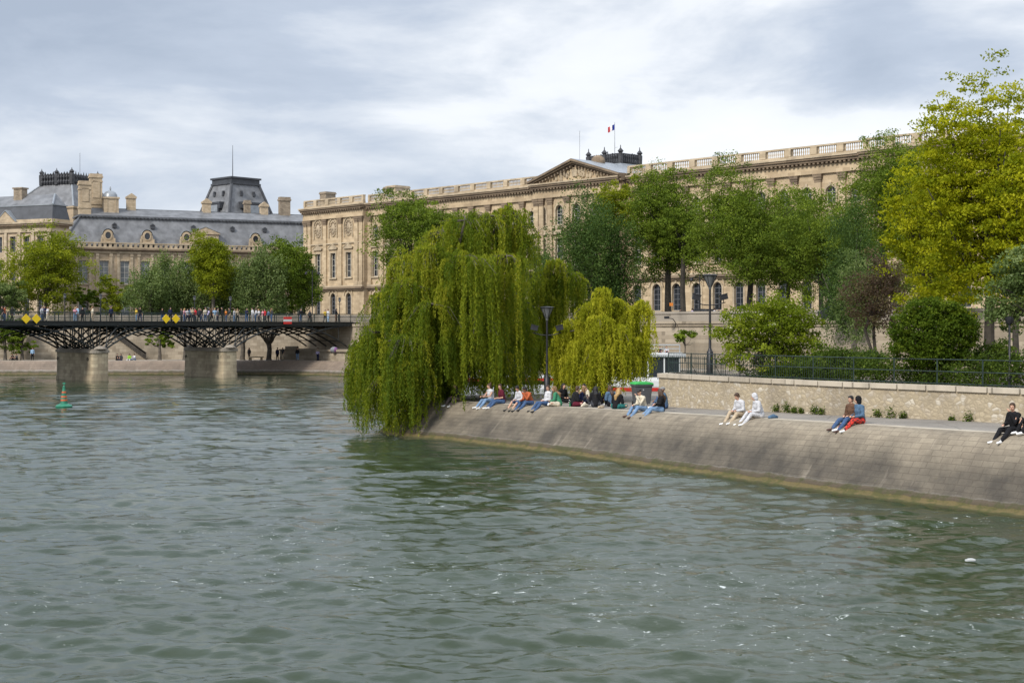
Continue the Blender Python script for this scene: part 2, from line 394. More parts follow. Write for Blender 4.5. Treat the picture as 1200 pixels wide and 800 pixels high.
def willow(label, base, lobes, seed, leaf, dens=1.0, lsize=.13, limbs=True, trunk_r=.45, cat='willow tree', tufts=0, TL=(.6,2.2)):
    """lobes in world coordinates: (x, y, ztop, radius, zbottom); strands rise over the lobe and hang down"""
    rg = np.random.default_rng(seed); rr = random.Random(seed)
    root = empty('willow_tree', base, 0, label, cat)
    B = Vector(base); t = MB(); tw = MB()
    pts = []; tin = []; aa = []
    hub = Vector((0,0,3.2)); 
    t.tube([(0,0,-.5),(0,0,.1),(.15,.1,1.6),hub], [trunk_r*1.5,trunk_r*1.1,trunk_r,trunk_r*.9], 10)
    for (x,y,zt,r,zb) in lobes:
        c = Vector((x,y,zt))-B
        m = hub.lerp(c,.55)+Vector((0,0,.12*(c-hub).length))
        if limbs: t.tube([hub, m, c+Vector((0,0,-.25))], [trunk_r*.55, trunk_r*.35, trunk_r*.12], 7)
        n = int(dens*r*r*42)+20; lt = rr.uniform(-.16,.16)+(.12 if zt > B.z+8 else -.05)
        for i in range(n):
            if i % 7 == 0: ba = rr.uniform(0,2*pi); bq = min(1.0, sqrt(rr.random())*1.08); bl = rr.uniform(.45,1.02); bt = rr.random(); bz = rr.uniform(-.5,.35)
            a = ba+rr.gauss(0,.10)/max(.2,bq); q = min(1.12,max(0,bq+rr.gauss(0,.09)))
            rx = r*(1+.18*sin(3*a+x)+rr.uniform(-.12,.12))
            end = Vector((c.x+cos(a)*rx*q, c.y+sin(a)*rx*q, 0))
            # dome profile, then fall
            zs = c.z-(.42*r)*q*q*1.3-rr.uniform(0,.25)+bz
            L = (zs-(zb-B.z))*min(1.03,bl*rr.uniform(.85,1.1))
            
            st = c.lerp(Vector((end.x,end.y,zs)), .6); st.z = max(zs, c.z-.25*r*q)+.05
            if i % 3 == 0 and q > .35: t.tube([c+Vector((0,0,-.2)), st, Vector((end.x,end.y,zs))], [.035,.022,.01], 3)
            steps = max(5, int(L/.085))
            ph = rr.uniform(0,6.28); amp = rr.uniform(.02,.09); tt = min(1,max(0,.45*rr.random()+.55*bt+lt))
            out = Vector((cos(a),sin(a),0))
            s = np.linspace(0,1,steps)
            px = end.x+out.x*.25*r*(s-.5*s*s)*.5+amp*np.sin(s*5+ph)
            py = end.y+out.y*.25*r*(s-.5*s*s)*.5+amp*np.cos(s*4+ph)
            pz = zs-L*s
            sp = np.stack([px,py,pz],axis=1)
            # arching part
            na = max(3,int((Vector((end.x,end.y,zs))-st).length/.12)); u = np.linspace(0,1,na)[:,None]
            ar = np.array(st)[None]*(1-u)+np.array([end.x,end.y,zs])[None]*u+np.array([[0,0,.12]])*np.sin(u*pi)
            al = np.concatenate([ar,sp]); 
            al = np.repeat(al,2,axis=0); al += rg.normal(size=al.shape)*np.array([.045,.045,.04])
            pts.append(al); tin.append(np.clip(.62*tt+.38*rg.uniform(size=len(al)),0,1))
    t.build('trunk', M['bark'], root, True)
    if tufts:
        tl = [(np.array([x-B.x,y-B.y,zt-B.z-.5*r]), np.array([r*.95,r*.95,r*.6])) for (x,y,zt,r,zb) in lobes]+[(np.array([x-B.x,y-B.y,zt-B.z-1.6*r]), np.array([r*.95,r*.95,r*.9])) for (x,y,zt,r,zb) in lobes if zt-zb > 3*r]
        p2, t2 = strands(rg, rr, tl, tufts, TL[0], TL[1]); k_ = p2[:,2] > -B.z+.15; pts.append(p2[k_]); tin.append(t2[k_])
    Pn = np.concatenate(pts); T = np.concatenate(tin)
    V = leaf_quads(Pn, lsize*1.3, rg, .8, .27, .0)
    link('crown', quads_mesh('crown', V, [leaf], T), root)
    return root

def strands(rg, rr, lobes, n, L0, L1, up=.35, step=.075, bundle=5):
    """soft arching twigs: rise out of a lobe, bend over and hang; returns leaf points and tints"""
    pts = []; tin = []
    w = np.array([l[1][0]*l[1][2] for l in lobes]); w /= w.sum()
    for i in range(n):
        if i % bundle == 0:
            l = lobes[rg.choice(len(lobes), p=w)]; d = rg.normal(size=3); d /= np.linalg.norm(d)
            if d[2] < -.2: d[2] *= -1
            c0 = l[0]+d*l[1]*rg.uniform(.6,1.02); o = d*np.array([1,1,0]); o /= np.linalg.norm(o)+1e-6; bt = rg.uniform(); bl = rg.uniform(L0,L1)
        c = c0+rg.normal(size=3)*.09; L = bl*rg.uniform(.75,1.15); oo = o+rg.normal(size=3)*np.array([.35,.35,0]); reach = rg.uniform(.15,.5)*min(L,1.5)
        k = max(5,int(L/step)); s = np.linspace(0,1,k)[:,None]
        q = c+oo[None]*reach*(2*s-s*s)*.6+np.array([[0,0,1.0]])*(up*4*s*(1-s)*.35-L*s*s*.95)
        q = np.repeat(q,2,axis=0); q += rg.normal(size=q.shape)*.035
        pts.append(q); tin.append(np.clip(.7*bt+.3*rg.uniform(size=len(q)),0,1))
    return np.concatenate(pts), np.concatenate(tin)
def weeping_crown(root, lobes, n, L0, L1, leaf, seed, lsize=.15, name='crown', up=.35):
    rg = np.random.default_rng(seed); p, t = strands(rg, random.Random(seed), lobes, n, L0, L1, up)
    return link(name, quads_mesh(name, leaf_quads(p, lsize*1.35, rg, .75, .34, 0), [leaf], t), root)
# ------------------------------------------------------------------ facade tools (local: u along x, outside is -y)
def arch_pts(uc, w, zt, n=8):
    r = w/2; zs = zt-r
    return [(uc-r*cos(pi*i/n), zs+r*sin(pi*i/n)) for i in range(n+1)]
def facade(mb, u0, u1, z0, z1, cols, y=0.0, dep=.5):
    cols = sorted(cols); x = u0
    def Q(a,b,c,d): mb.quad((a,y,c),(b,y,c),(b,y,d),(a,y,d))
    for uc, w, ops in cols:
        a, b = uc-w/2, uc+w/2
        if a > x: Q(x,a,z0,z1)
        z = z0
        for k, (zb, zt, arched) in enumerate(sorted(ops)):
            if zb > z: Q(a,b,z,zb)
            nz = sorted(ops)[k+1][0] if k+1 < len(ops) else z1
            if arched:
                ap = arch_pts(uc, w, zt)
                h = len(ap)//2
                mb.poly([(a,y,ap[0][1])]+[(p[0],y,p[1]) for p in ap[1:h+1]]+[(uc,y,zt+.01),(a,y,zt+.01)][0:2])
                mb.poly([(p[0],y,p[1]) for p in ap[h:]]+[(b,y,zt+.01),(uc,y,zt+.01)])
                ring = [(a,zb)]+ap+[(b,zb)]
                if nz > zt+.01: Q(a,b,zt+.01,nz)
            else:
                ring = [(a,zb),(a,zt),(b,zt),(b,zb)]
                if nz > zt: Q(a,b,zt,nz)
            for i in range(len(ring)):
                p, q = ring[i], ring[(i+1)%len(ring)]
                mb.quad((p[0],y,p[1]),(p[0],y+dep,p[1]),(q[0],y+dep,q[1]),(q[0],y,q[1]))
            z = nz
        if not ops: Q(a,b,z0,z1)
        x = b
    if x < u1: Q(x,u1,z0,z1)
def window(parent, uc, w, zb, zt, arched, y, fm, gm, rows=4, colsn=2, fw=.09):
    f = MB(); yy = y-.06
    def bar(a,b,c,d): f.box(a,b,yy,y-.005,c,d)
    a, b = uc-w/2, uc+w/2
    zs = zt-w/2 if arched else zt
    bar(a,a+fw,zb,zs); bar(b-fw,b,zb,zs); bar(a+fw,b-fw,zb,zb+fw*1.4)
    if not arched: bar(a+fw,b-fw,zt-fw,zt)
    else:
        ap = arch_pts(uc,w,zt); ai = arch_pts(uc,w-2*fw,zt-fw)
        for i in range(len(ap)-1):
            f.add([(ap[i][0],yy,ap[i][1]),(ap[i+1][0],yy,ap[i+1][1]),(ai[i+1][0],yy,ai[i+1][1]),(ai[i][0],yy,ai[i][1])],[(0,1,2,3)])
    zi0, zi1 = zb+fw*1.4, (zs if arched else zt-fw)
    for i in range(1,colsn):
        u = a+w*i/colsn; bar(u-fw*.4,u+fw*.4,zi0,zi1+(w/2-fw if arched and i*2==colsn else 0))
    for i in range(1,rows+1 if arched else rows):
        z = zi0+(zi1-zi0)*i/rows; yy2 = yy+.01
        f.box(a+fw,b-fw,yy2,y-.007,z-fw*.35,z+fw*.35)
    o = f.build('window', fm, parent)
    g = MB()
    if arched: g.poly([(a,y,zb)]+[(b,y,zb)]+[(p[0],y,p[1]) for p in arch_pts(uc,w,zt)[::-1]])
    else: g.quad((a,y,zb),(b,y,zb),(b,y,zt),(a,y,zt))
    g.build('pane', gm, o)
    return o
def surround(mb, uc, w, zb, zt, arched, y, t=.28, p=.1):
    """moulded frame round an opening, key stone on top"""
    a, b = uc-w/2, uc+w/2; zs = zt-w/2 if arched else zt
    mb.box(a-t,a-.002,y-p,y+.002,zb,zs); mb.box(b+.002,b+t,y-p,y+.002,zb,zs)
    if arched:
        o = arch_pts(uc,w+2*t,zt+t); i = arch_pts(uc,w+.004,zt)
        for k in range(len(o)-1):
            q = [(o[k][0],o[k][1]),(i[k][0],i[k][1]),(i[k+1][0],i[k+1][1]),(o[k+1][0],o[k+1][1])]
            mb.prism(q, y-p, y+.002)
        mb.box(uc-.18,uc+.18,y-p-.12,y+.002,zt+.02,zt+t+.22)
    else: mb.box(a-t,b+t,y-p,y+.002,zt+.002,zt+t)
def ped_small(mb, uc, w, z, h, y, p=.35):
    """small window pediment on a bracketed cornice"""
    mb.box(uc-w/2,uc+w/2,y-p,y+.002,z,z+.18)
    mb.prism([(uc-w/2,z+.19),(uc+w/2,z+.19),(uc,z+h)], y-p+.03, y+.002)
    mb.prism([(uc-w/2-.12,z+.20),(uc-w/2-.12,z+.34),(uc,z+h+.17),(uc,z+h+.02)], y-p-.06, y+.002)
    mb.prism([(uc+w/2+.12,z+.20),(uc,z+h+.02),(uc,z+h+.17),(uc+w/2+.12,z+.34)], y-p-.06, y+.002)
def capital(mb, u, w, z, h, y, p):
    """leafy capital: flaring bell with abacus"""
    for k in range(3):
        e = .05+.09*k
        mb.box(u-w/2-e+.03,u+w/2+e-.03,y-p-e,y+.002,z+h*k*.3,z+h*(k*.3+.27))
    mb.box(u-w/2-.26,u+w/2+.26,y-p-.28,y+.002,z+h*.9,z+h)
def balustrade(root_, wall_mb, bal_mb, u0, u1, z, y, panel, h=1.75):
    wall_mb.box(u0,u1,y-.05,y+.55,z,z+.42); wall_mb.box(u0,u1,y-.06,y+.55,z+h-.25,z+h)
    n = max(1,round((u1-u0)/panel)); d = (u1-u0)/n
    for i in range(n+1):
        uc = u0+d*i; a, b = max(u0,uc-.55), min(u1,uc+.55)
        wall_mb.box(a,b,y-.12,y+.5,z+.422,z+h-.252)
    for i in range(n):
        a, b = u0+d*i+.62, u0+d*(i+1)-.62; m = int((b-a)/.36)
        if u0 > 150: continue
        bal_mb = MB(); bal_mb.box(a,b,y+.1,y+.3,z+.421,z+.45)
        for k in range(m):
            u = a+(k+.5)*(b-a)/m
            bal_mb.lathe((u,y+.2,z+.422),[(.1,0),(.13,.08),(.06,.2),(.13,.5),(.06,.85),(.11,h-.25-.422)],6)
        bal_mb.build('balustrade', M['louvre_trim'], root_, True)

# ------------------------------------------------------------------ the long riverside palace
LU = Vector((.688,-.726,0)); LROT = atan2(-.726,.688); LO = Vector((PX(362,303),303,7.0))
def L2W(u, v, z): return (LO.x+LU.x*u+.726*v, LO.y+LU.y*u+.688*v, z)
def build_palace():
    root = empty('palace', LO, LROT, 'long classical stone palace with pedimented centre behind the willow and plane trees', 'palace')
    ZT = 24.5   # cornice top
    secs = [(0,20.7,-1.2,'end'),(20.7,70.3,0,'wing'),(70.3,91,-1.6,'mid'),(91,137,0,'wing'),(137,158,-1.2,'end'),(158,230,0,'wing')]
    nwin = 0; hidden_windows = []
    wall = MB(); trim = MB(); dark = MB(); pil = MB(); bal = MB(); cop = MB(); frieze = MB(); med = MB(); band = MB()
    for si, (u0,u1,y,kind) in enumerate(secs):
        n = {'end':3,'wing':11,'mid':5}[kind]
        if u1 > 200: n = 17
        if kind == 'end': m0, sp = (u0+u1)/2-5.3, 5.3
        else: sp = (u1-u0)/n; m0 = u0+sp/2
        cols = []
        for i in range(n):
            uc = m0+sp*i; ops = [(2.1,6.5,True)]
            if kind == 'end': ops += [(9.7,14.8,False)]
            elif kind == 'wing': ops += [(9.7,14.8,False),(17.5,20.1,True)]
            else: ops += [(9.7,14.8,False),(17.2,20.6,True)]
            cols.append((uc,1.75,ops))
            for (zb,zt,ar) in ops:
                surround(trim, uc, 1.75, zb, zt, ar, y, .3, .12)
                trim.box(uc-1.35,uc+1.35,y-.32,y+.002,zb-.27,zb-.05)
                if u0 < 150: window(root, uc, 1.75, zb, zt, ar, y+.42, M['frame_pale'] if zb > 8 else M['frame_grey'], M['glass'], 4 if zt-zb > 3 else 2, 2)
                nwin += 1
            ped_small(trim, uc, 2.9, 15.55, 1.05, y)
            # ground floor hood over the arch
            hp = arch_pts(uc,3.1,7.55,6); hi = arch_pts(uc,2.75,7.35,6)
            for k in range(6): trim.prism([hp[k],hi[k],hi[k+1],hp[k+1]], y-.22, y+.002)
            if kind == 'end':   # oval medallion in an arched recess
                ap = arch_pts(uc,3.0,22.1,8); ip = arch_pts(uc,2.5,21.85,8)
                for k in range(8): trim.prism([ap[k],ip[k],ip[k+1],ap[k+1]], y-.2, y+.002)
                trim.box(uc-1.5,uc-1.25,y-.2,y+.002,18.0,20.6); trim.box(uc+1.25,uc+1.5,y-.2,y+.002,18.0,20.6)
                for a in range(16):   # garland studs round the oval
                    q = 2*pi*a/16; med.ball((uc+1.0*cos(q),y-.12,19.9+1.55*sin(q)),(.2,.16,.2),6,4)
                ring = [(.62,0),(.78,.12),(.9,0)]
                mm = Matrix.Rotation(pi/2,4,'X')
                med.ball((uc,y-.05,19.9),(.62,.22,1.05),12,8)
                med.ball((uc,y-.22,19.95),(.3,.25,.5),8,6)
                dark.prism([(uc+.86*cos(2*pi*k/16),19.9+1.33*sin(2*pi*k/16)) for k in range(16)], y-.04,y+.001)
            if kind == 'mid' and i in (0,2,4): pass
        # plinth wall and pierced wall
        facade(wall, u0, u1, 0, ZT-.9, cols, y)
        if y < 0:  # returns of the projecting parts
            wall.quad((u0,0.6,0),(u0,y,0),(u0,y,ZT-.9),(u0,0.6,ZT-.9)); wall.quad((u1,y,0),(u1,.6,0),(u1,.6,ZT-.9),(u1,y,ZT-.9))
        # pilasters over two storeys
        edges = [m0-sp/2+sp*i for i in range(n+1)]
        if kind == 'end': edges = [u0+.75,u0+2.2]+edges[1:-1]+[u1-2.2,u1-.75]
        if kind == 'mid': edges = [u0+.7,u0+2.0]+edges[1:-1]+[u1-2.0,u1-.7]
        for u in edges:
            u = min(max(u,u0+.6),u1-.6)
            if u0 > 150: continue
            pil = MB(); pil.box(u-.55,u+.55,y-.35,y+.002,8.4,20.7); pil.box(u-.68,u+.68,y-.47,y+.001,8.1,8.75)
            po = pil.build('pilaster', M['louvre'], root)
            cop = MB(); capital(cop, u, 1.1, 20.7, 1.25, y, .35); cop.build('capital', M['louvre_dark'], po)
        # bands and entablature
        trim.box(u0-.05,u1+.05,y-.30,y+.003,16.9-.25,16.9)
        band.box(u0-.1,u1+.1,y-.75,y+.004,7.35,7.75); band.box(u0-.06,u1+.06,y-.45,y+.003,7.05,7.348); trim.box(u0-.02,u1+.02,y-.48,y+.0035,7.752,8.08)
        frieze.box(u0-.04,u1+.04,y-.40,y+.004,21.97,22.5); frieze.box(u0-.03,u1+.03,y-.34,y+.005,22.502,23.3)
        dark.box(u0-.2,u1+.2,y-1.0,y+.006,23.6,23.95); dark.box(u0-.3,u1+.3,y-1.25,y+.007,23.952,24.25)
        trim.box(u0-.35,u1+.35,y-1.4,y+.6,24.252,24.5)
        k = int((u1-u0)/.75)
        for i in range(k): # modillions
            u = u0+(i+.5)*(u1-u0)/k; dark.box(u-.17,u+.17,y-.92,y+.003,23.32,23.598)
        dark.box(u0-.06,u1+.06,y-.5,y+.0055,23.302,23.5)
        if kind != 'mid': balustrade(root, trim, bal, u0, u1, 24.502, y-.1, 4.4)
    # body behind the facade, so that it has real depth; roof set below the balustrade
    body = MB(); body.box(0.02,230,.65,24,0,23.5); body.box(.0,.62,-1.18,.62,0,23.5)
    body.build('rear_wall', M['louvre'], root)
    rf = MB(); rf.frustum((1,229,1.5,23),24.5,(6,224,6,18),25.5); rf.build('roof', M['zinc'], root)
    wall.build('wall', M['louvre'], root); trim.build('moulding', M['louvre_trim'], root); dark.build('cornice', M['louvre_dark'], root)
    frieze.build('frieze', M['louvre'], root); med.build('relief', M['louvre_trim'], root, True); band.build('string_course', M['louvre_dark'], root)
    # ---- pediment
    ua, ub, um = 70.4, 91.0, 80.7; y = -1.6
    pd = MB(); pd.prism([(ua+1.6,24.52),(ub-1.6,24.52),(um,26.8)], y-.35, y+6)
    tym = pd.build('tympanum', M['louvre'], root)
    rk = MB()
    for (a,b) in (((ua-.6,24.5),(um,27.75)),((ub+.6,24.5),(um,27.75))):
        for off, th, pr in ((0,.35,1.5),(.36,.28,1.2),(.65,.3,.7)):
            d = Vector((b[0]-a[0],b[1]-a[1])).normalized(); 
            q = [(a[0],a[1]+.0),(b[0],b[1]),(b[0],b[1]-th),(a[0],a[1]-th)]
            q = [(x, z-off+.4) for x,z in q]
            rk.prism(q, y-pr, y+.3-.01*off)
    for s in (-1,1):
        for i in range(15):
            f = (i+.6)/15.5; u = um+s*(1-f)*11.4; z = 24.5+f*3.25-.9
            rk.box(u-.16,u+.16,y-1.05,y-.2,z,z+.28)
    rk.build('raking_cornice', M['louvre_dark'], root)
    rs = MB()
    rs.add([(ua-.6,y-1.5,24.93),(um,y-1.5,28.18),(um,y+9,28.18),(ua-.6,y+9,24.93)],[(0,1,2,3)])
    rs.add([(ub+.6,y-1.5,24.93),(um,y-1.5,28.18),(um,y+9,28.18),(ub+.6,y+9,24.93)],[(0,1,2,3)])
    rs.build('pediment_roof', M['zinc'], root)
    rel = MB(); rr = random.Random(3)
    for i in range(46):   # carved group in the tympanum
        u = um+rr.uniform(-8.5,8.5); top = 24.9+(1-abs(u-um)/10.2)*1.7
        z = rr.uniform(24.8, max(25.0,top)); r = rr.uniform(.22,.45)
        rel.ball((u,y-.38,z),(r*.8,.3,r*1.3),7,5)
        rel.ball((u+.1,y-.5,z+r*1.3),.17,6,4)
    rel.prism([(um-.55,25.2),(um+.55,25.2),(um+.5,26.0),(um,26.4),(um-.5,26.0)], y-.6, y-.3)
    rel.build('tympanum_relief', M['louvre_trim'], root, True)
    ac = MB(); ac.lathe((um+.3,y+5,27.7),[(1.2,0),(1.3,.4),(1.1,1.0),(.6,1.4),(0,1.55)],12); ac.build('attic_block', M['louvre_dark'], root, True)
    # ---- attic and iron cresting behind the pediment
    at = MB(); at.box(74,84,9,18,24.5,27.2); at.box(73.8,84.2,8.8,18.2,27.2,27.4); at.build('attic_wall', M['louvre'], root)
    ar = MB(); ar.frustum((70.8,82.5,8.5,18.5),27.4,(72,80.2,10,16.5),28.5); ar.build('attic_roof', M['zinc'], root)
    cr = MB(); rr = random.Random(5)
    def crest(mb, u0,u1,v0,v1,z,h, step=.55):
        for (a,b) in (((u0,v0),(u1,v0)),((u1,v0),(u1,v1)),((u1,v1),(u0,v1)),((u0,v1),(u0,v0))):
            L = sqrt((b[0]-a[0])**2+(b[1]-a[1])**2); n = int(L/step)
            for i in range(n):
                f = (i+.5)/n; x, yv = a[0]+(b[0]-a[0])*f, a[1]+(b[1]-a[1])*f
                mb.lathe((x,yv,z),[(.17,0),(.24,h*.2),(.13,h*.45),(.25,h*.7),(.12,h*rr.uniform(.9,1.05))],6)
            for zz,t in ((0,.2),(h*.5,.1),(h*.86,.14)):
                ex,ey = (b[0]-a[0])/L*.1,(b[1]-a[1])/L*.1
                mb.tube([(a[0]-ex,a[1]-ey,z+zz+.1),(b[0]+ex,b[1]+ey,z+zz+.1)],t,4)
        for (x,yv) in ((u0,v0),(u1,v0),(u1,v1),(u0,v1),((u0+u1)/2,v0)):
            mb.lathe((x,yv,z),[(.45,0),(.5,h*.9),(.3,h),(.55,h*1.15),(.35,h*1.3),(.1,h*1.45),(.06,h*1.75)],8)
    crest(cr, 72,79.8,10.5,15.6,28.6,1.8); cr.build('iron_cresting', M['iron_crest'], root)
    mz = MB(); mz.tube([(75.2,14,28),(75.2,14,33.0),(75.2,14,36.6)],[.09,.07,.04],6); mz.tube([(75.2,14,32),(76,14,32)],.03,4); mz.build('flagpole', M['offwhite'], root)
    # lightning rod and chimneys
    q = MB(); q.tube([(76,4,26),(76,4,34)],.035,4); q.build('lightning_rod', M['iron_crest'], root)
    def chim(px, d, w, z0, z1, mat='chimney'):
        X, Y = PX(px,d), d; rel_ = Vector((X-LO.x,Y-LO.y)); u = rel_.dot(Vector((.688,-.726))); v = rel_.dot(Vector((.726,.688)))
        c = MB(); c.box(u-w/2,u+w/2,v-w*.6,v+w*.6,z0,z1-.5); c.box(u-w/2-.15,u+w/2+.15,v-w*.6-.15,v+w*.6+.15,z1-.5,z1-.2); c.box(u-w/2-.05,u+w/2+.05,v-w*.6-.05,v+w*.6+.05,z1-.2,z1)
        c.build('chimney', M[mat], root)
    chim(384,311,2.2,24,29.0); chim(466,300,3.2,24,29.2,'chimney_pale'); chim(455,296,1.3,24,28.6)
    sk = MB(); sk.frustum((13,19,6,10),25.2,(14.5,17.5,7.5,8.5),27.6); sk.build('skylight', M['zinc'], root)
    return root
palace = build_palace()
# flag (its own cloth), three colours
def flag():
    X,Y,Z = L2W(75.2,14,0)[0],L2W(75.2,14,0)[1],7+35.8
    root = empty('flag', (X,Y,Z), 0, 'blue white and red flag flying on the roof pole above the pediment', 'flag')
    for k,(nm,c) in enumerate((('blue_band',(.01,.03,.28)),('white_band',(.75,.75,.75)),('red_band',(.6,.02,.03)))):
        m = MB(); n = 4
        for i in range(n):
            a = k*n+i; 
            x0,x1 = -.05-a*.10, -.05-(a+1)*.10
            y0,y1 = .22*sin(a*.9), .22*sin((a+1)*.9); dz0, dz1 = -.05*a, -.05*(a+1)
            m.quad((x0,y0,dz0-.55),(x1,y1,dz1-.55),(x1,y1,dz1+.45),(x0,y0,dz0+.45))
        mt = plain('flag_'+nm, c, .8)
        o = m.build(nm, mt, root)
        s = o.modifiers.new('thick','SOLIDIFY'); s.thickness = .02
flag()

# ------------------------------------------------------------------ slate-roofed gallery to the left
def build_gallery():
    A = Vector((PX(84,309),309)); B = Vector((PX(362,331),331)); d = (B-A); L = d.length; rot = atan2(d.y,d.x)
    root = empty('gallery_building', (A.x,A.y,6.5), rot, 'stone wing with long grey slate mansard roof and round dormers behind the footbridge trees', 'building')
    W = L+8; z_e = 18.4
    wall = MB(); trim = MB(); dark = MB(); sp = 4.45; n = int(W/sp)
    cols = []
    for i in range(n):
        uc = 2.4+sp*i; ops = [(1.5,6.0,True),(9.5,14.6,False)]; cols.append((uc,2.0,ops))
        for (zb,zt,ar) in ops:
            surround(trim, uc, 2.0, zb, zt, ar, 0, .25, .1); trim.box(uc-1.3,uc+1.3,-.25,.002,zb-.27,zb-.02)
            window(root, uc, 2.0, zb, zt, ar, .4, M['frame_pale'], M['glass_pale'], 4, 2, .12)
        for e in (-1.45,1.45):
            trim.box(uc+e-.28,uc+e+.28,-.22,.003,7.6,15.6)
            trim.box(uc+e-.36,uc+e+.36,-.32,.004,15.602,16.2)
    facade(wall, -1, W, 0, 16.6, cols, 0)
    wall.box(-1,W,.62,14,0,16.5)
    trim.box(-1,W,-.28,.01,7.0,7.55); trim.box(-1,W,-.3,.012,16.25,16.7)
    dark.box(-1.1,W,-.5,.3,16.702,17.0); dark.box(-1.3,W,-.95,.3,17.002,17.35)
    # low parapet with panels
    trim.box(-1.1,W,-.5,.25,17.352,17.65); trim.box(-1.1,W,-.5,.25,18.35,18.6)
    for i in range(int(W/1.1)): trim.box(-1+i*1.1,-1+i*1.1+.62,-.42,.2,17.652,18.348)
    wall.build('wall', M['gallery'], root); trim.build('moulding', M['louvre_trim'], root); dark.build('cornice', M['louvre_dark'], root)
    r = MB(); r.frustum((-2.2,W,.35,14),17.6,(2.2,W,3.3,11),24.4); o = r.build('mansard_roof', M['slate'], root)
    r = MB(); r.frustum((1.9,W,3.0,11.3),24.75,(5,W,7.0,7.4),26.6); r.build('upper_roof', M['slate'], root)
    e = MB(); e.box(1.6,W,2.75,11.5,24.4,24.75)
    for i in range(int(W/.8)): e.box(1.8+i*.8,2.2+i*.8,2.68,2.75,24.2,24.5)
    e.box(4.6,W,6.95,7.45,26.58,26.7)
    e.tube([(-2.2,.33,17.7),(2.2,3.2,24.5)],.22,5)
    e.build('zinc_edging', M['zinc_edge'], root)
    def pu(px):   # local u on the front line seen at this photo column
        k = (px-600)/F; return (k*A.y-A.x)/(cos(rot)-k*sin(rot))
    for px in (127,173,219,300):   # round-eyed dormers
        u = pu(px); m = MB(); y0 = .45
        ar = [(u-1.25,18.6),(u-1.25,20.0)]+[(u-1.05*cos(pi*i/8),20.4+1.05*sin(pi*i/8)) for i in range(9)]+[(u+1.25,20.0),(u+1.25,18.6)]
        m.prism(ar, y0, y0+3.2)
        m.box(u-1.6,u+1.6,y0-.2,y0+.3,18.55,18.75); m.box(u-1.55,u-1.2,y0-.15,y0+.1,18.76,19.6); m.box(u+1.2,u+1.55,y0-.15,y0+.1,18.76,19.6)
        for k in range(12):
            a0,a1 = 2*pi*k/12,2*pi*(k+1)/12
            m.prism([(u+.62*cos(a0),20.2+.78*sin(a0)),(u+.85*cos(a0),20.2+1.0*sin(a0)),(u+.85*cos(a1),20.2+1.0*sin(a1)),(u+.62*cos(a1),20.2+.78*sin(a1))], y0-.18, y0-.002)
        d_ = m.build('dormer', M['chimney_pale'], root)
        g = MB(); g.prism([(u+.6*cos(2*pi*k/14),20.2+.76*sin(2*pi*k/14)) for k in range(14)], y0-.04, y0-.004); g.build('round_window', M['glass'], d_)
        c = MB()
        for i in range(8):
            a0,a1 = pi*i/8,pi*(i+1)/8
            c.add([(u-1.2*cos(a0),y0-.1,20.45+1.2*sin(a0)),(u-1.2*cos(a1),y0-.1,20.45+1.2*sin(a1)),(u-1.2*cos(a1),y0+4,20.45+1.2*sin(a1)),(u-1.2*cos(a0),y0+4,20.45+1.2*sin(a0))],[(0,1,2,3)])
        c.build('dormer_roof', M['zinc'], d_)
    u = pu(241); m = MB()    # pedimented stone dormer
    m.box(u-3,u+3,.2,3.5,18.6,21.2); m.prism([(u-3.3,21.2),(u+3.3,21.2),(u,22.6)],.1,4.5); m.box(u-3.3,u+3.3,-.05,.25,21.0,21.22)
    d_ = m.build('dormer', M['chimney_pale'], root)
    c = MB(); c.prism([(u-3.5,21.22),(u,22.75),(u+3.5,21.22),(u,22.62)],0,5); c.build('dormer_roof', M['zinc'], d_)
    m = MB(); m.ball((u,.15,20.0),(.7,.2,.9),8,6); m.ball((u-1.6,.15,19.8),(.35,.2,.8),7,5); m.ball((u+1.6,.15,19.8),(.35,.2,.8),7,5); m.build('relief', M['louvre_trim'], d_, True)
    for px in (136,181,229,275,313):   # tiny roof hatches
        u = pu(px); v = MB(); v.box(u-.45,u+.45,1.9,2.9,22.0,22.7); v.prism([(u-.55,22.7),(u+.55,22.7),(u,23.15)],1.8,3.0); v.build('roof_vent', M['slate_dark'], root)
    def stack(px, y0p, y1p, w, dep, kind='chimney', v=7.2):
        dd = 316.0; u = pu(px); d = A.y+sin(rot)*u+v
        z1 = PZ(y1p,d)-7; z0 = PZ(y0p,d)-7-1.5; m = MB()
        if kind == 'dome':
            m.box(u-w/2,u+w/2,v-dep/2,v+dep/2,z0,z1-2.9); m.box(u-w/2-.2,u+w/2+.2,v-dep/2-.2,v+dep/2+.2,z1-2.9,z1-2.5)
            for e in (-.3,.3): m.box(u+e*w-.15,u+e*w+.15,v-dep/2-.08,v-dep/2,z0+.6,z1-3.1)
            c = m.build('chimney', M['chimney_pale'], root)
            dm = MB(); dm.lathe((u,v,z1-2.5),[(w*.5,0),(w*.47,.6),(w*.36,1.15),(w*.15,1.5),(.12,1.6),(.2,1.9),(.05,2.5)],12); dm.build('dome', M['zinc'], c, True)
            return
        m.box(u-w/2,u+w/2,v-dep/2,v+dep/2,z0,z1-.9)
        m.box(u-w/2-.18,u+w/2+.18,v-dep/2-.18,v+dep/2+.18,z1-.9,z1-.5)
        if kind == 'ped': m.prism([(u-w/2-.2,z1-.5),(u+w/2+.2,z1-.5),(u,z1+.3)],v-dep/2-.15,v+dep/2+.15)
        else: m.box(u-w/2-.05,u+w/2+.05,v-dep/2-.05,v+dep/2+.05,z1-.5,z1)
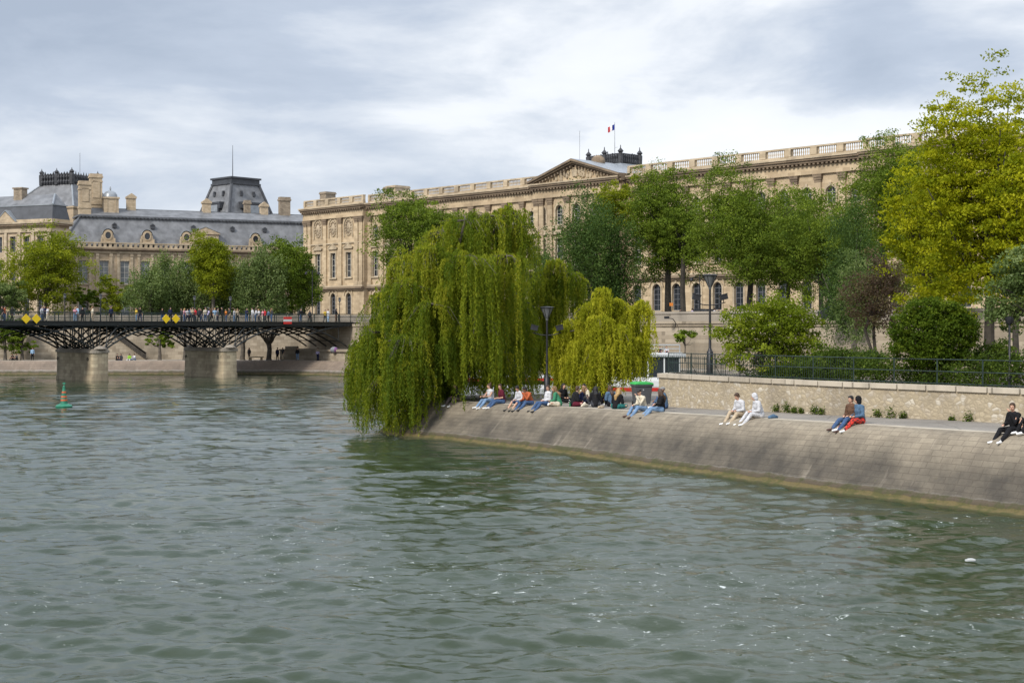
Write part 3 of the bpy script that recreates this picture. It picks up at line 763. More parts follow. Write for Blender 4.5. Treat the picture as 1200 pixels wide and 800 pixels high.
        if kind == 'tall':
            m.box(u-w/2-.12,u+w/2+.12,v-dep/2-.12,v+dep/2+.12,z0+1.5,z0+1.9); m.box(u-w*.3,u+w*.3,v-dep/2-.12,v-dep/2,z0+3,z1-1.6)
            m.box(u-w/2-.12,u+w/2+.12,v-dep/2-.12,v+dep/2+.12,z1-1.9,z1-1.6)
        m.build('chimney', M['chimney' if kind == 'chimney' else 'chimney_pale'], root)
    stack(102.5,242,210,2.5,2.2,'tall',4.5); stack(119.5,238,202,2.6,2.2,'tall',9.5); stack(134.5,242,216,3.2,3.0,'dome',6.2); stack(160,244,226,1.9,1.6,'ped')
    stack(250,249,232,1.8,1.5,'ped'); stack(318.5,251,236,1.7,1.5,'ped'); stack(343,254,229,2.5,1.6,'chimney'); stack(307,251,233,1.4,1.3,'chimney',14)
build_gallery()

def build_tower_pavilion():
    d = 372.0; s = d/F
    X0, X1 = PX(226,d), PX(311,d)
    root = empty('tower_pavilion', ((X0+X1)/2,d+9,7), RAD(46), 'square pavilion with tall dark truncated slate roof and tall mast above the long grey roof', 'building')
    w = 7.2; zb = PZ(253,d)-7; zt = PZ(214,d)-7
    b = MB(); b.box(-w,w,-w,w,0,zb-1); b.box(-w-.2,w+.2,-w-.2,w+.2,zb-1,zb-.3); b.build('wall', M['gallery'], root)
    r = MB(); r.frustum((-w,w,-w,w),zb-.3,(-w*.61,w*.61,-w*.61,w*.61),zt); r.build('truncated_roof', M['slate'], root)
    h = MB()
    for sx in (-1,1):
        for sy in (-1,1): h.tube([(sx*w,sy*w,zb-.3),(sx*w*.61,sy*w*.61,zt)],.42,5)
    k = w*.61
    h.box(-k-.35,k+.35,-k-.35,k+.35,zt,zt+.5); h.box(-k-.1,k+.1,-k-.1,k+.1,zt+.5,zt+1.5); h.box(-k-.45,k+.45,-k-.45,k+.45,zt+1.5,zt+1.95)
    h.build('hip_edging', M['slate_dark'], root)
    for (dx) in (-3,):
        pass
    for face in (0,1):
        R = Matrix.Rotation(-pi/2*face,4,'Z')
        m = MB(); sl = (w-k)/(zt-zb+.3)
        z = zb+1.0; yy = -(w-sl*(z-zb))-.1
        m.box(-2.6,2.6,yy-.35,yy+1.5,z-.6,z+2.4,R); m.box(-3.3,3.3,yy-.5,yy+1.6,z+2.4,z+2.9,R); m.box(-3.3,-2.6,yy-.4,yy+1,z+1.2,z+2.4,R); m.box(2.6,3.3,yy-.4,yy+1,z+1.2,z+2.4,R)
        o = m.build('dormer', M['slate_dark'], root)
        g = MB(); g.box(-2.2,2.2,yy-.42,yy-.36,z-.5,z+2.1,R); g.build('skylight', M['zinc'], o)
        for e in (-2.0,2.0):
            z2 = zt-2.6; y2 = -(w-sl*(z2-zb))
            v = MB(); v.box(e-.4,e+.4,y2-.35,y2+.8,z2-.5,z2+.35,R); v.box(e-.22,e+.22,y2-.38,y2+.5,z2+.35,z2+.8,R); v.build('roof_vent', M['slate_dark'], root)
    m = MB(); m.tube([(-1,0,zt+1.9),(-1,0,zt+10.8)],[.13,.05],5); m.build('mast', M['slate_dark'], root)
    c = MB(); c.box(w+.4,w+2.0,2,3.6,zb-2,zb+2.6); c.lathe((w+1.2,2.8,zb+2.6),[(.95,0),(1.05,.3),(.5,.9),(.2,1.2)],8); c.build('chimney', M['chimney'], root)
build_tower_pavilion()

def build_corner_pavilion():
    d = 287.0; cx = PX(61,d)
    root = empty('corner_pavilion', (cx,d,7), RAD(-24), 'tall stone corner pavilion with stepped slate roof and ornate dark cresting at far left', 'building')
    # local: corner at origin; x to the right runs back, -x to the left
    ze = PZ(256,d)-7
    wall = MB(); trim = MB(); dark = MB()
    cols = []
    for i in range(6):
        uc = -3.0-i*3.6; ops = [(1.5,6,True),(9,13.2,False),(ze-6.6,ze-3.4,False)]; cols.append((uc,1.5,ops))
        for (zb,zt,ar) in ops:
            surround(trim,uc,1.5,zb,zt,ar,0,.25,.1); window(root,uc,1.5,zb,zt,ar,.4,M['frame_grey'],M['glass'],3,2)
        for e in (-1.8,):
            trim.box(uc+e-.35,uc+e+.35,-.3,.003,7.5,ze-2.6)
    trim.box(-.9,-.1,-.3,.003,7.5,ze-2.6)
    facade(wall,-34,0,0,ze-1.2,cols,0)
    # right-hand side
    wall.box(-34,-.01,.62,5,0,ze-1.3); 
    wall.quad((0,0,0),(0,5,0),(0,5,ze-1.2),(0,0,ze-1.2)); wall.box(-.6,-.012,.0+.61,5,0,ze-1.25)
    for k in (.8,4.2): trim.box(-.003,.28,k-.35,k+.35,7.5,ze-2.6)
    trim.box(-34,.3,-.35,5,ze-2.6,ze-1.9)
    dark.box(-34,.75,-.8,5.2,ze-1.3,ze-.9); trim.box(-34,.9,-1.0,5.3,ze-.9,ze-.55); trim.box(-34,.2,-.25,5,ze-.55,ze)
    wall.build('wall', M['gallery'], root); trim.build('moulding', M['louvre_trim'], root); dark.build('cornice', M['louvre_dark'], root)
    for uc in (-11.8,-19.2):
        m = MB(); m.prism([(uc-2.6,ze-.5),(uc+2.6,ze-.5),(uc,ze+1.7)],-.6,2.5)
        o = m.build('small_pediment', M['chimney_pale'], root)
        c = MB()
        c.add([(uc-2.9,-.7,ze-.5),(uc,-.7,ze+1.95),(uc,4.5,ze+1.95),(uc-2.9,4.5,ze-.5)],[(0,1,2,3)])
        c.add([(uc+2.9,-.7,ze-.5),(uc,-.7,ze+1.95),(uc,4.5,ze+1.95),(uc+2.9,4.5,ze-.5)],[(0,1,2,3)])
        q = c.build('pediment_roof', M['zinc'], o); sdf = q.modifiers.new('thick','SOLIDIFY'); sdf.thickness = .15
    r = MB(); r.frustum((-34,0,0.05,5.2),ze,(-33,-.8,1.1,5.0),ze+2.9); r.build('lower_roof', M['slate_dark'], root)
    r = MB(); r.frustum((-33,-.8,1.1,5.1),ze+2.95,(-20,-3.2,4.4,4.9),ze+5.4); r.frustum((-34,-4.5,4.4,9),ze-3,(-22,-6.5,5,8),ze+5.3); r.build('middle_roof', M['slate'], root)
    e = MB(); e.box(-33.2,-.6,.95,5.3,ze+2.85,ze+3.05); e.tube([(-.8,1.1,ze+3.0),(-3.2,4.4,ze+5.4)],.2,5)
    e.build('zinc_edging', M['zinc'], root)
    ch = MB(); ch.box(-12.9,-10.7,3,4.6,ze+2,ze+6.7); ch.box(-13.1,-10.5,2.8,4.8,ze+6.7,ze+7.0); ch.build('chimney', M['chimney'], root)
build_corner_pavilion()

def build_crested_pavilion():
    d = 338.0; root = empty('crested_pavilion', (PX(82,d),d,7), RAD(-24), 'set back pavilion with steep grey roof and ornate dark cresting behind the tall chimneys', 'building')
    zt = PZ(217,d)-7; zb = PZ(246,d)-7; w = 8.0; k = 4.3
    b = MB(); b.box(-w,w,-w,w,0,zb-.4); b.box(-w-.3,w+.3,-w-.3,w+.3,zb-.4,zb); b.build('wall', M['gallery'], root)
    r = MB(); r.frustum((-w-4,w,-w,w),zb,(-k,k,-k,k),zt); r.build('roof', M['slate'], root)
    for sx in (-1,1): e = MB(); e.tube([(sx*w-(4 if sx<0 else 0),-w,zb),(sx*k,-k,zt)],.25,5); e.build('hip_edging', M['zinc'], root)
    c = MB(); rr = random.Random(2); k += .2
    for y in (-k,k):
        c.box(-k,k,y-.2,y+.2,zt-.2,zt+.5); c.box(-k,k,y-.08,y+.08,zt+.5,zt+1.9); c.box(-k-.2,k+.2,y-.3,y+.3,zt+1.9,zt+2.15)
        for i in range(11):
            x = -k+2*k*(i+.5)/11; c.lathe((x,y-.2,zt-.2),[(.25,0),(.45,.5),(.2,1.0),(.4,1.6),(.2,2.2),(.28,2.4),(.02,2.6+rr.uniform(0,.5))],6)
    for x in (-k,k):
        c.box(x-.12,x+.12,-k,k,zt,zt+2.0)
        for i in range(10): yy = -k+2*k*(i+.5)/10; c.lathe((x,yy,zt-.2),[(.25,0),(.42,.5),(.2,1.0),(.4,1.6),(.2,2.3),(.02,2.6+rr.uniform(0,.5))],6)
    for x,y in ((-k,-k),(k,-k),(k,k),(-k,k),(0,-k)): c.lathe((x,y,zt-.3),[(.6,0),(.65,2.3),(.4,2.6),(.6,2.95),(.3,3.3),(.1,3.5),(.05,3.9)],8)
    c.build('iron_cresting', M['iron_crest'], root)
    m = MB(); m.tube([(3,0,zt),(3,0,zt+7.5)],.05,4); m.build('lightning_rod', M['iron_crest'], root)
build_crested_pavilion()
# ------------------------------------------------------------------ water
def watermat():
    m, nt, b = newmat('river_water')
    g = nt.nodes.new('ShaderNodeNewGeometry').outputs['Position']
    n0 = noise(nt, mapping(nt, g, (1,1,0)), .05, 4, .6)
    base = ramp(nt, n0, [(.35,(.024,.037,.018)),(.65,(.042,.057,.034))])
    # foam: small broken streaks
    f1 = noise(nt, mapping(nt, g, (1,1.6,0)), 3.8, 8, .74, .6); f2 = noise(nt, mapping(nt, g, (1,1,0),(29,11,0)), .10, 3, .5)
    fm = mth(nt,'MULTIPLY', mth(nt,'MULTIPLY', mth(nt,'SUBTRACT',f1,.605,True), 14.0, True), mth(nt,'MULTIPLY', mth(nt,'SUBTRACT',f2,.49,True), 9.0, True))
    col = mixc(nt, fm, base, (.62,.66,.64))
    nt.links.new(col, b.inputs['Base Color'])
    b.inputs['IOR'].default_value = 1.333; b.inputs['Specular IOR Level'].default_value = .5
    rg_ = mth(nt,'ADD', mth(nt,'MULTIPLY', fm, .5), .025); nt.links.new(rg_, b.inputs['Roughness'])
    v1 = noise(nt, mapping(nt, g, (.8,1.15,0), (0,0,0), (0,0,.10)), 1.5, 4, .52, .0)
    v2 = noise(nt, mapping(nt, g, (.9,1.1,0), (4,9,0), (0,0,-.3)), 5.0, 6, .65, .0)
    # ruffled patches (wind) and calmer ones
    pt = ramp(nt, noise(nt, mapping(nt, g, (1,1.2,0)), .035, 3, .5), [(.38,(.3,)*3),(.62,(1,)*3)])
    h = mth(nt,'MULTIPLY', mth(nt,'ADD', mth(nt,'MULTIPLY',v1,.075), mth(nt,'MULTIPLY',v2,.019)), pt)
    n = nd(nt,'ShaderNodeBump', Strength=1.0, Distance=1.0); nt.links.new(h, n.inputs['Height']); nt.links.new(n.outputs[0], b.inputs['Normal'])
    return m
def build_water():
    rg = np.random.default_rng(5)
    r = [8.0]
    while r[-1] < 330: r.append(r[-1]*1.0036)
    while r[-1] < 4000: r.append(r[-1]*1.09)
    r = np.array(r)
    A = np.concatenate([np.linspace(-85,-24,40,endpoint=False), np.linspace(-24,24,460,endpoint=False), np.linspace(24,85,40)])
    A = np.radians(A); nr, na = len(r), len(A)
    X = r[:,None]*np.sin(A)[None]; Y = r[:,None]*np.cos(A)[None]; Z = np.zeros_like(X)
    for i in range(110):
        lam = .4*(6.0/.4)**rg.uniform()**1.25; k = 2*pi/lam
        th = rg.normal(RAD(84),RAD(26)) if i%5 else rg.uniform(0,2*pi)
        amp = .0050*lam**.9*rg.uniform(.5,1.3)*(.5 if lam > 2.2 else 1)
        fade = np.clip((lam/ (r*.0036*2.3))-1, 0, 1)[:,None]
        # amplitude patches
        q = 1+.6*np.sin(X*rg.uniform(.02,.12)+rg.uniform(0,6))*np.sin(Y*rg.uniform(.02,.09)+rg.uniform(0,6))
        ph = k*(np.cos(th)*X+np.sin(th)*Y)+rg.uniform(0,6.28)+.8*np.sin(X*.21+i)+.8*np.sin(Y*.17+2*i)
        w = np.sin(ph); w = w+.25*np.cos(2*ph)
        Z += amp*q*w*fade
    Z -= .02
    V = np.stack([X,Y,Z],-1).reshape(-1,3)
    idx = np.arange(nr*na).reshape(nr,na)
    Fc = np.stack([idx[:-1,:-1],idx[:-1,1:],idx[1:,1:],idx[1:,:-1]],-1).reshape(-1,4)[:, ::-1]
    me = bpy.data.meshes.new('water'); me.vertices.add(len(V)); me.vertices.foreach_set('co', V.reshape(-1).astype(np.float32))
    N = len(Fc); me.loops.add(4*N); me.loops.foreach_set('vertex_index', Fc.reshape(-1).astype(np.int32))
    me.polygons.add(N); me.polygons.foreach_set('loop_start', np.arange(0,4*N,4,dtype=np.int32))
    try: me.polygons.foreach_set('loop_total', np.full(N,4,dtype=np.int32))
    except Exception: pass
    me.materials.append(watermat()); me.update(calc_edges=True); me.shade_smooth()
    tag(link('water', me), kind='structure')
build_water()

# ------------------------------------------------------------------ right (far) bank
def offset_line(L, o):
    """offset polyline to its left side by o"""
    out = []
    for i, p in enumerate(L):
        a = L[max(i-1,0)]; b = L[min(i+1,len(L)-1)]
        d = Vector((b[0]-a[0], b[1]-a[1])).normalized()
        out.append((p[0]-d.y*o, p[1]+d.x*o))
    return out
def resample(L, step):
    out = [tuple(L[0])]
    for a, b in zip(L[:-1],L[1:]):
        d = math.dist(a,b); n = max(1,int(d/step))
        for i in range(1,n+1): out.append((a[0]+(b[0]-a[0])*i/n, a[1]+(b[1]-a[1])*i/n))
    return out
BW = [(-420,190),(-100,200),(-30,202.5),(-18,197),(0,178),(17,160),(60,115),(150,20),(220,-60)]   # quay wall foot line, left to right
LQZ = 1.85
UZ = 7.0
def strip(mb, LA, za, LB, zb):
    n = len(LA)
    for i in range(n-1): mb.quad((*LA[i],za),(*LA[i+1],za),(*LB[i+1],zb),(*LB[i],zb))
g = MB()
top = BW+[(700,-60),(2500,1500),(2500,3500),(-2500,3500),(-2500,190)]
g.poly([(x,y,UZ) for x,y in top]); tag(g.build('ground', M['road']), kind='structure')
EQ = offset_line(BW,-8.5); WL = offset_line(BW,-11.2)
# lower quay surface and battered foot
def slopemat(name, c, c2, band, cw=.95, rows=.36, dark=.9, tide=(.45,.9)):
    m, nt, b = newmat(name)
    uv = nt.nodes.new('ShaderNodeUVMap').outputs[0]
    g = nt.nodes.new('ShaderNodeNewGeometry').outputs['Position']
    br = nd(nt,'ShaderNodeTexBrick', Scale=1.0); br.inputs['Brick Width'].default_value = cw; br.inputs['Row Height'].default_value = rows
    br.inputs['Mortar Size'].default_value = .014; br.inputs['Mortar Smooth'].default_value = .3
    br.inputs['Color1'].default_value = (0,0,0,1); br.inputs['Color2'].default_value = (1,1,1,1); br.inputs['Mortar'].default_value = (.5,.5,.5,1)
    br.offset = .37; br.offset_frequency = 3; br.squash = .72; br.squash_frequency = 2
    wob = nd(nt,'ShaderNodeTexNoise', Scale=.5, Detail=2.0); nt.links.new(uv, wob.inputs['Vector'])
    uv2 = nt.nodes.new('ShaderNodeVectorMath'); uv2.operation = 'ADD'
    sc_ = nt.nodes.new('ShaderNodeVectorMath'); sc_.operation = 'SCALE'; sc_.inputs['Scale'].default_value = .09
    nt.links.new(wob.outputs['Color'], sc_.inputs[0]); nt.links.new(uv, uv2.inputs[0]); nt.links.new(sc_.outputs[0], uv2.inputs[1])
    nt.links.new(uv2.outputs[0], br.inputs['Vector'])
    n1 = noise(nt, g, 2.2, 6, .65)
    col = ramp(nt, mixc(nt,.8,br.outputs['Color'],n1), [(.2,c2),(.8,c)])
    # long weathering streaks running down the slope
    st = noise(nt, mapping(nt, uv, (1.3,.16,1)), 1.0, 6, .7); stm = ramp(nt, st, [(.47,(0,0,0)),(.66,(1,1,1))])
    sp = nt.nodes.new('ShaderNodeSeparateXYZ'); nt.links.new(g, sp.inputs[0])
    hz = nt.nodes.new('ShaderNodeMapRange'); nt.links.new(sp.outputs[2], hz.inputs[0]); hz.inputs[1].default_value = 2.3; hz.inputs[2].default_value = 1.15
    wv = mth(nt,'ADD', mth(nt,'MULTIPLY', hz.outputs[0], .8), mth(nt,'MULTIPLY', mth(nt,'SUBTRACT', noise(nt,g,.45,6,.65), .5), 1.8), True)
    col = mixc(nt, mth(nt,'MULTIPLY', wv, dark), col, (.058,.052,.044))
    col = mixc(nt, mth(nt,'MULTIPLY', stm, .28), col, (.10,.085,.07))
    pale = ramp(nt, noise(nt, mapping(nt, uv, (.9,.10,1),(7,3,0)), 1.0, 4, .6), [(.62,(0,0,0)),(.70,(1,1,1))])
    col = mixc(nt, mth(nt,'MULTIPLY', pale, .30), col, (.46,.40,.32))
    # grass tufts in the joints
    gs = ramp(nt, noise(nt, g, 3.1, 5, .7), [(.70,(0,0,0)),(.74,(1,1,1))])
    col = mixc(nt, mth(nt,'MULTIPLY', gs, .5), col, (.09,.11,.03))
    col = mixc(nt, mth(nt,'MULTIPLY', br.outputs['Fac'], mth(nt,'MULTIPLY',noise(nt,g,.8,3,.6),.6)), col, (.07,.056,.043))
    # tide band: ochre weed above the waterline
    wz = mth(nt,'ADD', sp.outputs[2], mth(nt,'MULTIPLY', mth(nt,'SUBTRACT', noise(nt, mapping(nt,g,(1,1,.2)), 1.1, 5, .7), .5), .22))
    tb = ramp(nt, wz, [(0,(.03,.032,.012)),(.07,(.05,.052,.018)),(.11,band),(tide[0]*.55,band),(tide[0]*.62,(.075,.055,.04)),(tide[0],(.11,.088,.07)),(tide[1],(1,1,1))])
    tm = ramp(nt, wz, [(tide[0]*.95,(1,1,1)),(tide[1]*.8,(0,0,0))])
    ga = ramp(nt, noise(nt, g, 1.6, 6, .75), [(.46,(0,0,0)),(.58,(1,1,1))]); oc = mixc(nt, mth(nt,'MULTIPLY',noise(nt, g, 4.5, 5, .7),.7), tb, (.10,.085,.05)); oc = mixc(nt, mth(nt,'MULTIPLY',ga,.6), oc, (.05,.06,.018))
    col = mixc(nt, tm, col, oc)
    nt.links.new(col, b.inputs['Base Color']); b.inputs['Roughness'].default_value = .88; b.inputs['Specular IOR Level'].default_value = .25
    bump(nt, b, mth(nt,'SUBTRACT', mth(nt,'MULTIPLY',n1,.7), br.outputs['Fac']), .6, .035)
    return m
def slope_mesh(name, line, heights, prof, mat, side=1, step=.6, jitter=0):
    """profile list of (outward, fraction-of-height or absolute z if negative flag) swept along the line; outward = right of travel when side=1"""
    n = len(line); nrm = []
    for i in range(n):
        a = line[max(i-1,0)]; b = line[min(i+1,n-1)]; d = Vector((b[0]-a[0], b[1]-a[1])).normalized(); nrm.append((d.y*side,-d.x*side))
    vs = []; uv = []; s = 0
    for i,p in enumerate(line):
        if i: s += math.dist(p,line[i-1])
        v = 0; last = None
        for o, zf in prof:
            z = zf(heights[i]); q = (p[0]+nrm[i][0]*o, p[1]+nrm[i][1]*o, z)
            if last: v += math.dist(q,last)
            last = q; vs.append(q); uv.append((s,v))
    k = len(prof); fs = []
    for i in range(n-1):
        for j in range(k-1):
            f = (i*k+j, i*k+j+1, (i+1)*k+j+1, (i+1)*k+j)
            fs.append(f if side == 1 else f[::-1])
    me = bpy.data.meshes.new(name); me.from_pydata(vs,[],fs); me.materials.append(mat)
    ul = me.uv_layers.new(name='UVMap')
    for lp in me.loops: ul.data[lp.index].uv = uv[lp.vertex_index]
    me.shade_smooth(); return link(name, me)
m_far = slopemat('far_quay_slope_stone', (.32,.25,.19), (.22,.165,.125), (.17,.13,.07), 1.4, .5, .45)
el = resample(EQ[:7],2.0)
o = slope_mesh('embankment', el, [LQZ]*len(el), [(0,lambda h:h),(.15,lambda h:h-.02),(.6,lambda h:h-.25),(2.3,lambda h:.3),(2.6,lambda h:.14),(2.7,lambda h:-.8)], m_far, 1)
tag(o, kind='structure')
lq = MB(); strip(lq, EQ, LQZ, BW, LQZ); tag(lq.build('lower_quay_path', M['cobble']), kind='structure')
# the retaining wall, its mouldings and the parapet
w = MB(); pp = MB(); 
Wl = BW[:-1]
root = empty('quay_wall', (0,0,0), 0, 'high stone retaining wall of the far bank with ledge and parapet along the street', 'wall')
n = len(Wl)
for off, z0, z1, mbx in ((0,LQZ-.3,UZ,w),(-.14,UZ-.55,UZ-.25,w),(-.28,UZ-.25,UZ+.02,w),(-.12,UZ+.02,UZ+.85,pp),(-.25,UZ+.85,UZ+1.1,pp)):
    F_ = offset_line(Wl, off); Bk = offset_line(Wl, .45)
    strip(mbx, F_, z0, F_, z1); strip(mbx, F_, z1, Bk, z1); strip(mbx, Bk, z1, Bk, max(z0,UZ)); 
    if off < 0: strip(mbx, Bk, z0, F_, z0)
w.build('retaining_wall', M['quay_wall'], root); pp.build('parapet', M['parapet'], root)
# a ramp stair cut along the wall, left of the second pier
st = MB(); xa, xb = PX(133,199.5), PX(173,199.5)
Z0 = PZ(392,199.5); ns = 20
for i in range(ns):
    x0 = xa+(xb-xa)*i/ns; x1 = xa+(xb-xa)*(i+1)/ns; z = Z0+(LQZ-Z0)*(i+1)/ns
    st.box(x0,x1,198.9,200.6,LQZ-.05,z+.02)
st.box(xa-12,xa,198.9,200.8,LQZ-.05,Z0)
root = empty('river_stair', (0,0,0), 0, 'long straight stone stair descending the far quay wall to the lower path', 'stair')
st.build('steps', M['quay_wall'], root)
r_ = MB(); r_.add([(xa,198.8,Z0+.95),(xb,198.8,LQZ+.95),(xb,198.8,LQZ+.05),(xa,198.8,Z0+.05)],[(0,1,2,3)]); r_.add([(xa,198.6,Z0+1),(xb,198.6,LQZ+1),(xb,198.9,LQZ+1),(xa,198.9,Z0+1)],[(0,1,2,3)])
q = r_.build('side_wall', M['bark_dark'], root); z = q.modifiers.new('t','SOLIDIFY'); z.thickness = .2

# ------------------------------------------------------------------ footbridge with iron arches
BA = Vector((.733,.680)).normalized(); BB = Vector((-BA.y,BA.x))      # along the bridge, across it (away)
B0 = Vector((-49.9,168.5)); BR = atan2(BA.y,BA.x)
root = empty('footbridge', (B0.x,B0.y,0), BR, 'black iron footbridge of lattice arches on stone piers', 'bridge')
DZ = CAMZ+.85; S0 = 0.0; piers = [-39.3,-19.1,1.15,18.9]; ABT = 38.3; BWID = 9.6
dk = MB(); dk.box(-60,ABT+4,.1,BWID-.1,DZ-.12,DZ); dk.build('deck', M['bark_dark'], root)
gi = MB()
for y in (0,BWID): gi.box(-60,ABT,y-.12,y+.12,DZ-.5,DZ+.06); gi.box(-60,ABT,y-.2,y+.2,DZ-.03,DZ+.08)
for i in range(66): gi.box(-60+i*1.5,-60+i*1.5+.1,.12,BWID-.12,DZ-.45,DZ-.15)
gi.build('girder', M['iron'], root)
def mz(t, a, b, zs, zc):     # main arch height
    c = (a+b)/2; h = (b-a)/2; return zc-(zc-zs)*((t-c)/h)**2
ZS = PZ(409,169); ZC = DZ-.55
spans = [(-39.3,-19.1),(-19.1,1.15),(1.15,18.9),(18.9,ABT-.2)]
for (a,b) in spans:
    for r in range(5):
        y = r*BWID/4; m = MB(); n = 18
        for lift in (0,):
            pts = [(a+.75+(b-a-1.5)*i/n, y, mz(a+.75+(b-a-1.5)*i/n,a+.75,b-.75,ZS,ZC)) for i in range(n+1)]
            m.tube(pts, .105, 4)
        m.build('arch_rib', M['iron_rib'], root)
for pi_, c in enumerate(piers[0:]+[ABT]):
    for r in range(5):
        y = r*BWID/4; m = MB(); n = 14; hw = 7.6
        lo = -hw if True else 0; hi = 0 if c == ABT else hw
        pts = [(c+lo+(hi-lo)*i/n, y, (DZ-.5)-(1.25)*((lo+(hi-lo)*i/n)/hw)**2) for i in range(n+1)]
        m.tube(pts, .085, 4)
        # fans rising from the springing
        if c != ABT:
            for s in (-1,1):
                for (dx,dz) in ((2.9,.0),(5.4,0)):
                    q = [(c+s*.55*(1-f)+s*dx*f*1.0+0*f, y, ZS+(ZC-ZS)*(1-(1-f)**2.0)) for f in [k/7 for k in range(8)]]
                    m.tube(q, .075, 4)
            for dx in (-.9,0,.9,-3.4,3.4): 
                zb = ZS+.05 if abs(dx) < 1 else ZS+(ZC-ZS)*.62
                m.tube([(c+dx,y,zb),(c+dx,y,DZ-.45)], .055, 4)
        m.build('counter_arch', M['iron_rib'], root)
br = MB()
for (a,b) in spans:
    for i in range(1,9):
        t = a+(b-a)*i/9; z = mz(t,a+.75,b-.75,ZS,ZC)
        br.tube([(t,0,z),(t,BWID,z)], .06, 4)
        for r in (0,2,4):
            y = r*BWID/4; br.tube([(t,y,z),(t,y,DZ-.45)], .045, 4)
br.build('cross_brace', M['iron_rib'], root)
def railing(y, name='railing'):
    rl = MB(); bars = MB(); N = 48
    for i in range(N+1):
        x = -58+i*2.0
        if x < ABT+3: rl.box(x-.035,x+.035,y-.035,y+.035,DZ+.08,DZ+1.12)
    rl.box(-58,ABT+3,y-.04,y+.04,DZ+1.08,DZ+1.15); rl.box(-58,ABT+3,y-.02,y+.02,DZ+.2,DZ+.24)
    k = int((ABT+61)/.16)
    for i in range(k): x = -58+i*.16; bars.box(x-.011,x+.011,y-.011,y+.011,DZ+.24,DZ+1.08)
    o = rl.build(name, M['rail'], root); bars.build('railing_bars', M['rail'], o)
railing(0.03); railing(BWID-.03)
for c in piers:
    p = MB(); ya, yb = -.1, BWID-.3; w0, w1 = 1.05, .95
    def outline(w, e): 
        return [(c-w,ya)]+[(c+w*sin(a)*1.0, ya-e*cos(a)) for a in [(-pi/2)+pi*k/10 for k in range(1,10)]]+[(c+w,ya),(c+w,yb)]+[(c-w*sin(a), yb+e*cos(a)) for a in [(-pi/2)+pi*k/10 for k in range(1,10)]][0:9]+[(c-w,yb)]
    p.extr(outline(1.12,.3), -1.5, .55); p.extr(outline(1.02,.26), .55, ZS-.45)
    o = p.build('pier', M['pier'], root, False)
    cp = MB(); cp.extr(outline(1.2,.4), ZS-.45, ZS-.12); cp.extr(outline(1.05,.3), ZS-.12, ZS+.02)
    for ye, s in ((ya,-1),(yb,1)):
        cp.lathe((c,ye,ZS+.02),[(.8,0),(.7,.15),(.4,.3),(0,.38)],12)
    cp.build('cap', M['parapet'], o)
    for x_ in (1,9):
        rg_ = MB()
        for k in range(12):
            a0 = 2*pi*k/12; a1 = 2*pi*(k+1)/12
            rg_.tube([(c-1.06,x_+.16*cos(a0),ZS-1.2+.18*sin(a0)),(c-1.06,x_+.16*cos(a1),ZS-1.2+.18*sin(a1))],.035,4)
        rg_.build('mooring_ring', M['iron'], o)
# abutment where the bridge lands
ab = MB(); ab.box(ABT,ABT+9,-2.2,BWID+6,-.5,DZ-.55); ab.box(ABT-.15,ABT+9,-2.5,BWID+6,DZ-.55,DZ-.2)
ab.box(ABT-.05,ABT+9,-2.35,-1.9,DZ-.2,DZ+.02)
ab.box(ABT-3.4,ABT+20,-4.2,BWID,-.5,3.1); ab.box(ABT-3.7,ABT+20,-4.5,BWID,3.1,3.4)
o = ab.build('abutment', M['quay_wall'], root)

# lamps on the bridge
def bridge_pt(t, y, z): 
    v = B0+BA*t+BB*y; return (v.x, v.y, z)
lamp_mb = None
def deck_lamp(t, y, label, first=[None]):
    if first[0] is None:
        r0 = empty('bridge_lamp', bridge_pt(t,y,DZ), 0, label, 'street lamp', 'slim lamps along the footbridge')
        p = MB(); p.tube([(0,0,0),(0,0,.5),(0,0,2.75)],[.09,.06,.05],6); p.box(-.3,.3,-.03,.03,2.45,2.5); p.build('post', M['lamp_iron'], r0)
        h = MB(); h.lathe((0,0,2.75),[(.06,0),(.16,.12),(.18,.38),(.08,.46)],8); h.build('lantern', M['lamp_glass'], r0)
        c = MB(); c.lathe((0,0,3.2),[(.2,0),(.22,.04),(.1,.16),(0,.2)],8); c.build('cap', M['lamp_iron'], r0)
        first[0] = r0; return
    c = copy_tree(first[0]); c.location = bridge_pt(t,y,DZ); c['label'] = label
def t_at(px, y=0.0):
    k = (px-600)/F; b = B0+BB*y; return (k*b.y-b.x)/(BA.x-k*BA.y)
for px, lb in ((76,'slim lamp on the footbridge just right of the left pair of yellow diamonds'),(118,'slim lamp on the footbridge between the first pier and the lone dark dressed walker'),
               (228,'slim lamp on the footbridge right of the second pair of yellow diamonds'),(270,'slim lamp above the densest crowd on the footbridge'),(398,'slim lamp where the footbridge meets the far quay')):
    deck_lamp(t_at(px,4.8 if px<390 else .5), 4.8 if px<390 else .5, lb)

# signs on the bridge
def diamond(px, label):
    t = t_at(px,-.3); r0 = empty('navigation_sign', bridge_pt(t,-.32,PZ(373.4,B0.y+BA.y*t)), BR, label, 'sign', 'yellow diamond signs on the footbridge')
    m = MB(); s = .56; m.prism([(0,-s),(s,0),(0,s),(-s,0)], -.04, .02); m.build('board', M['yellow'], r0)
    m = MB(); m.box(-.03,.03,.021,.07,-.75,.5); m.box(-.25,.25,.071,.11,-.08,-.02); m.build('bracket', M['iron'], r0)
diamond(30.5,'yellow diamond board on the footbridge railing, leftmost of the four'); diamond(42.5,'yellow diamond board, second from the left on the footbridge railing')
diamond(194.6,'yellow diamond board, left one of the pair near the second pier'); diamond(206,'yellow diamond board, rightmost of the four on the footbridge')
t = t_at(337,-.3); r0 = empty('prohibition_sign', bridge_pt(t,-.32,PZ(375.5,B0.y+BA.y*t)), BR, 'red board with a white bar on the footbridge railing', 'sign')
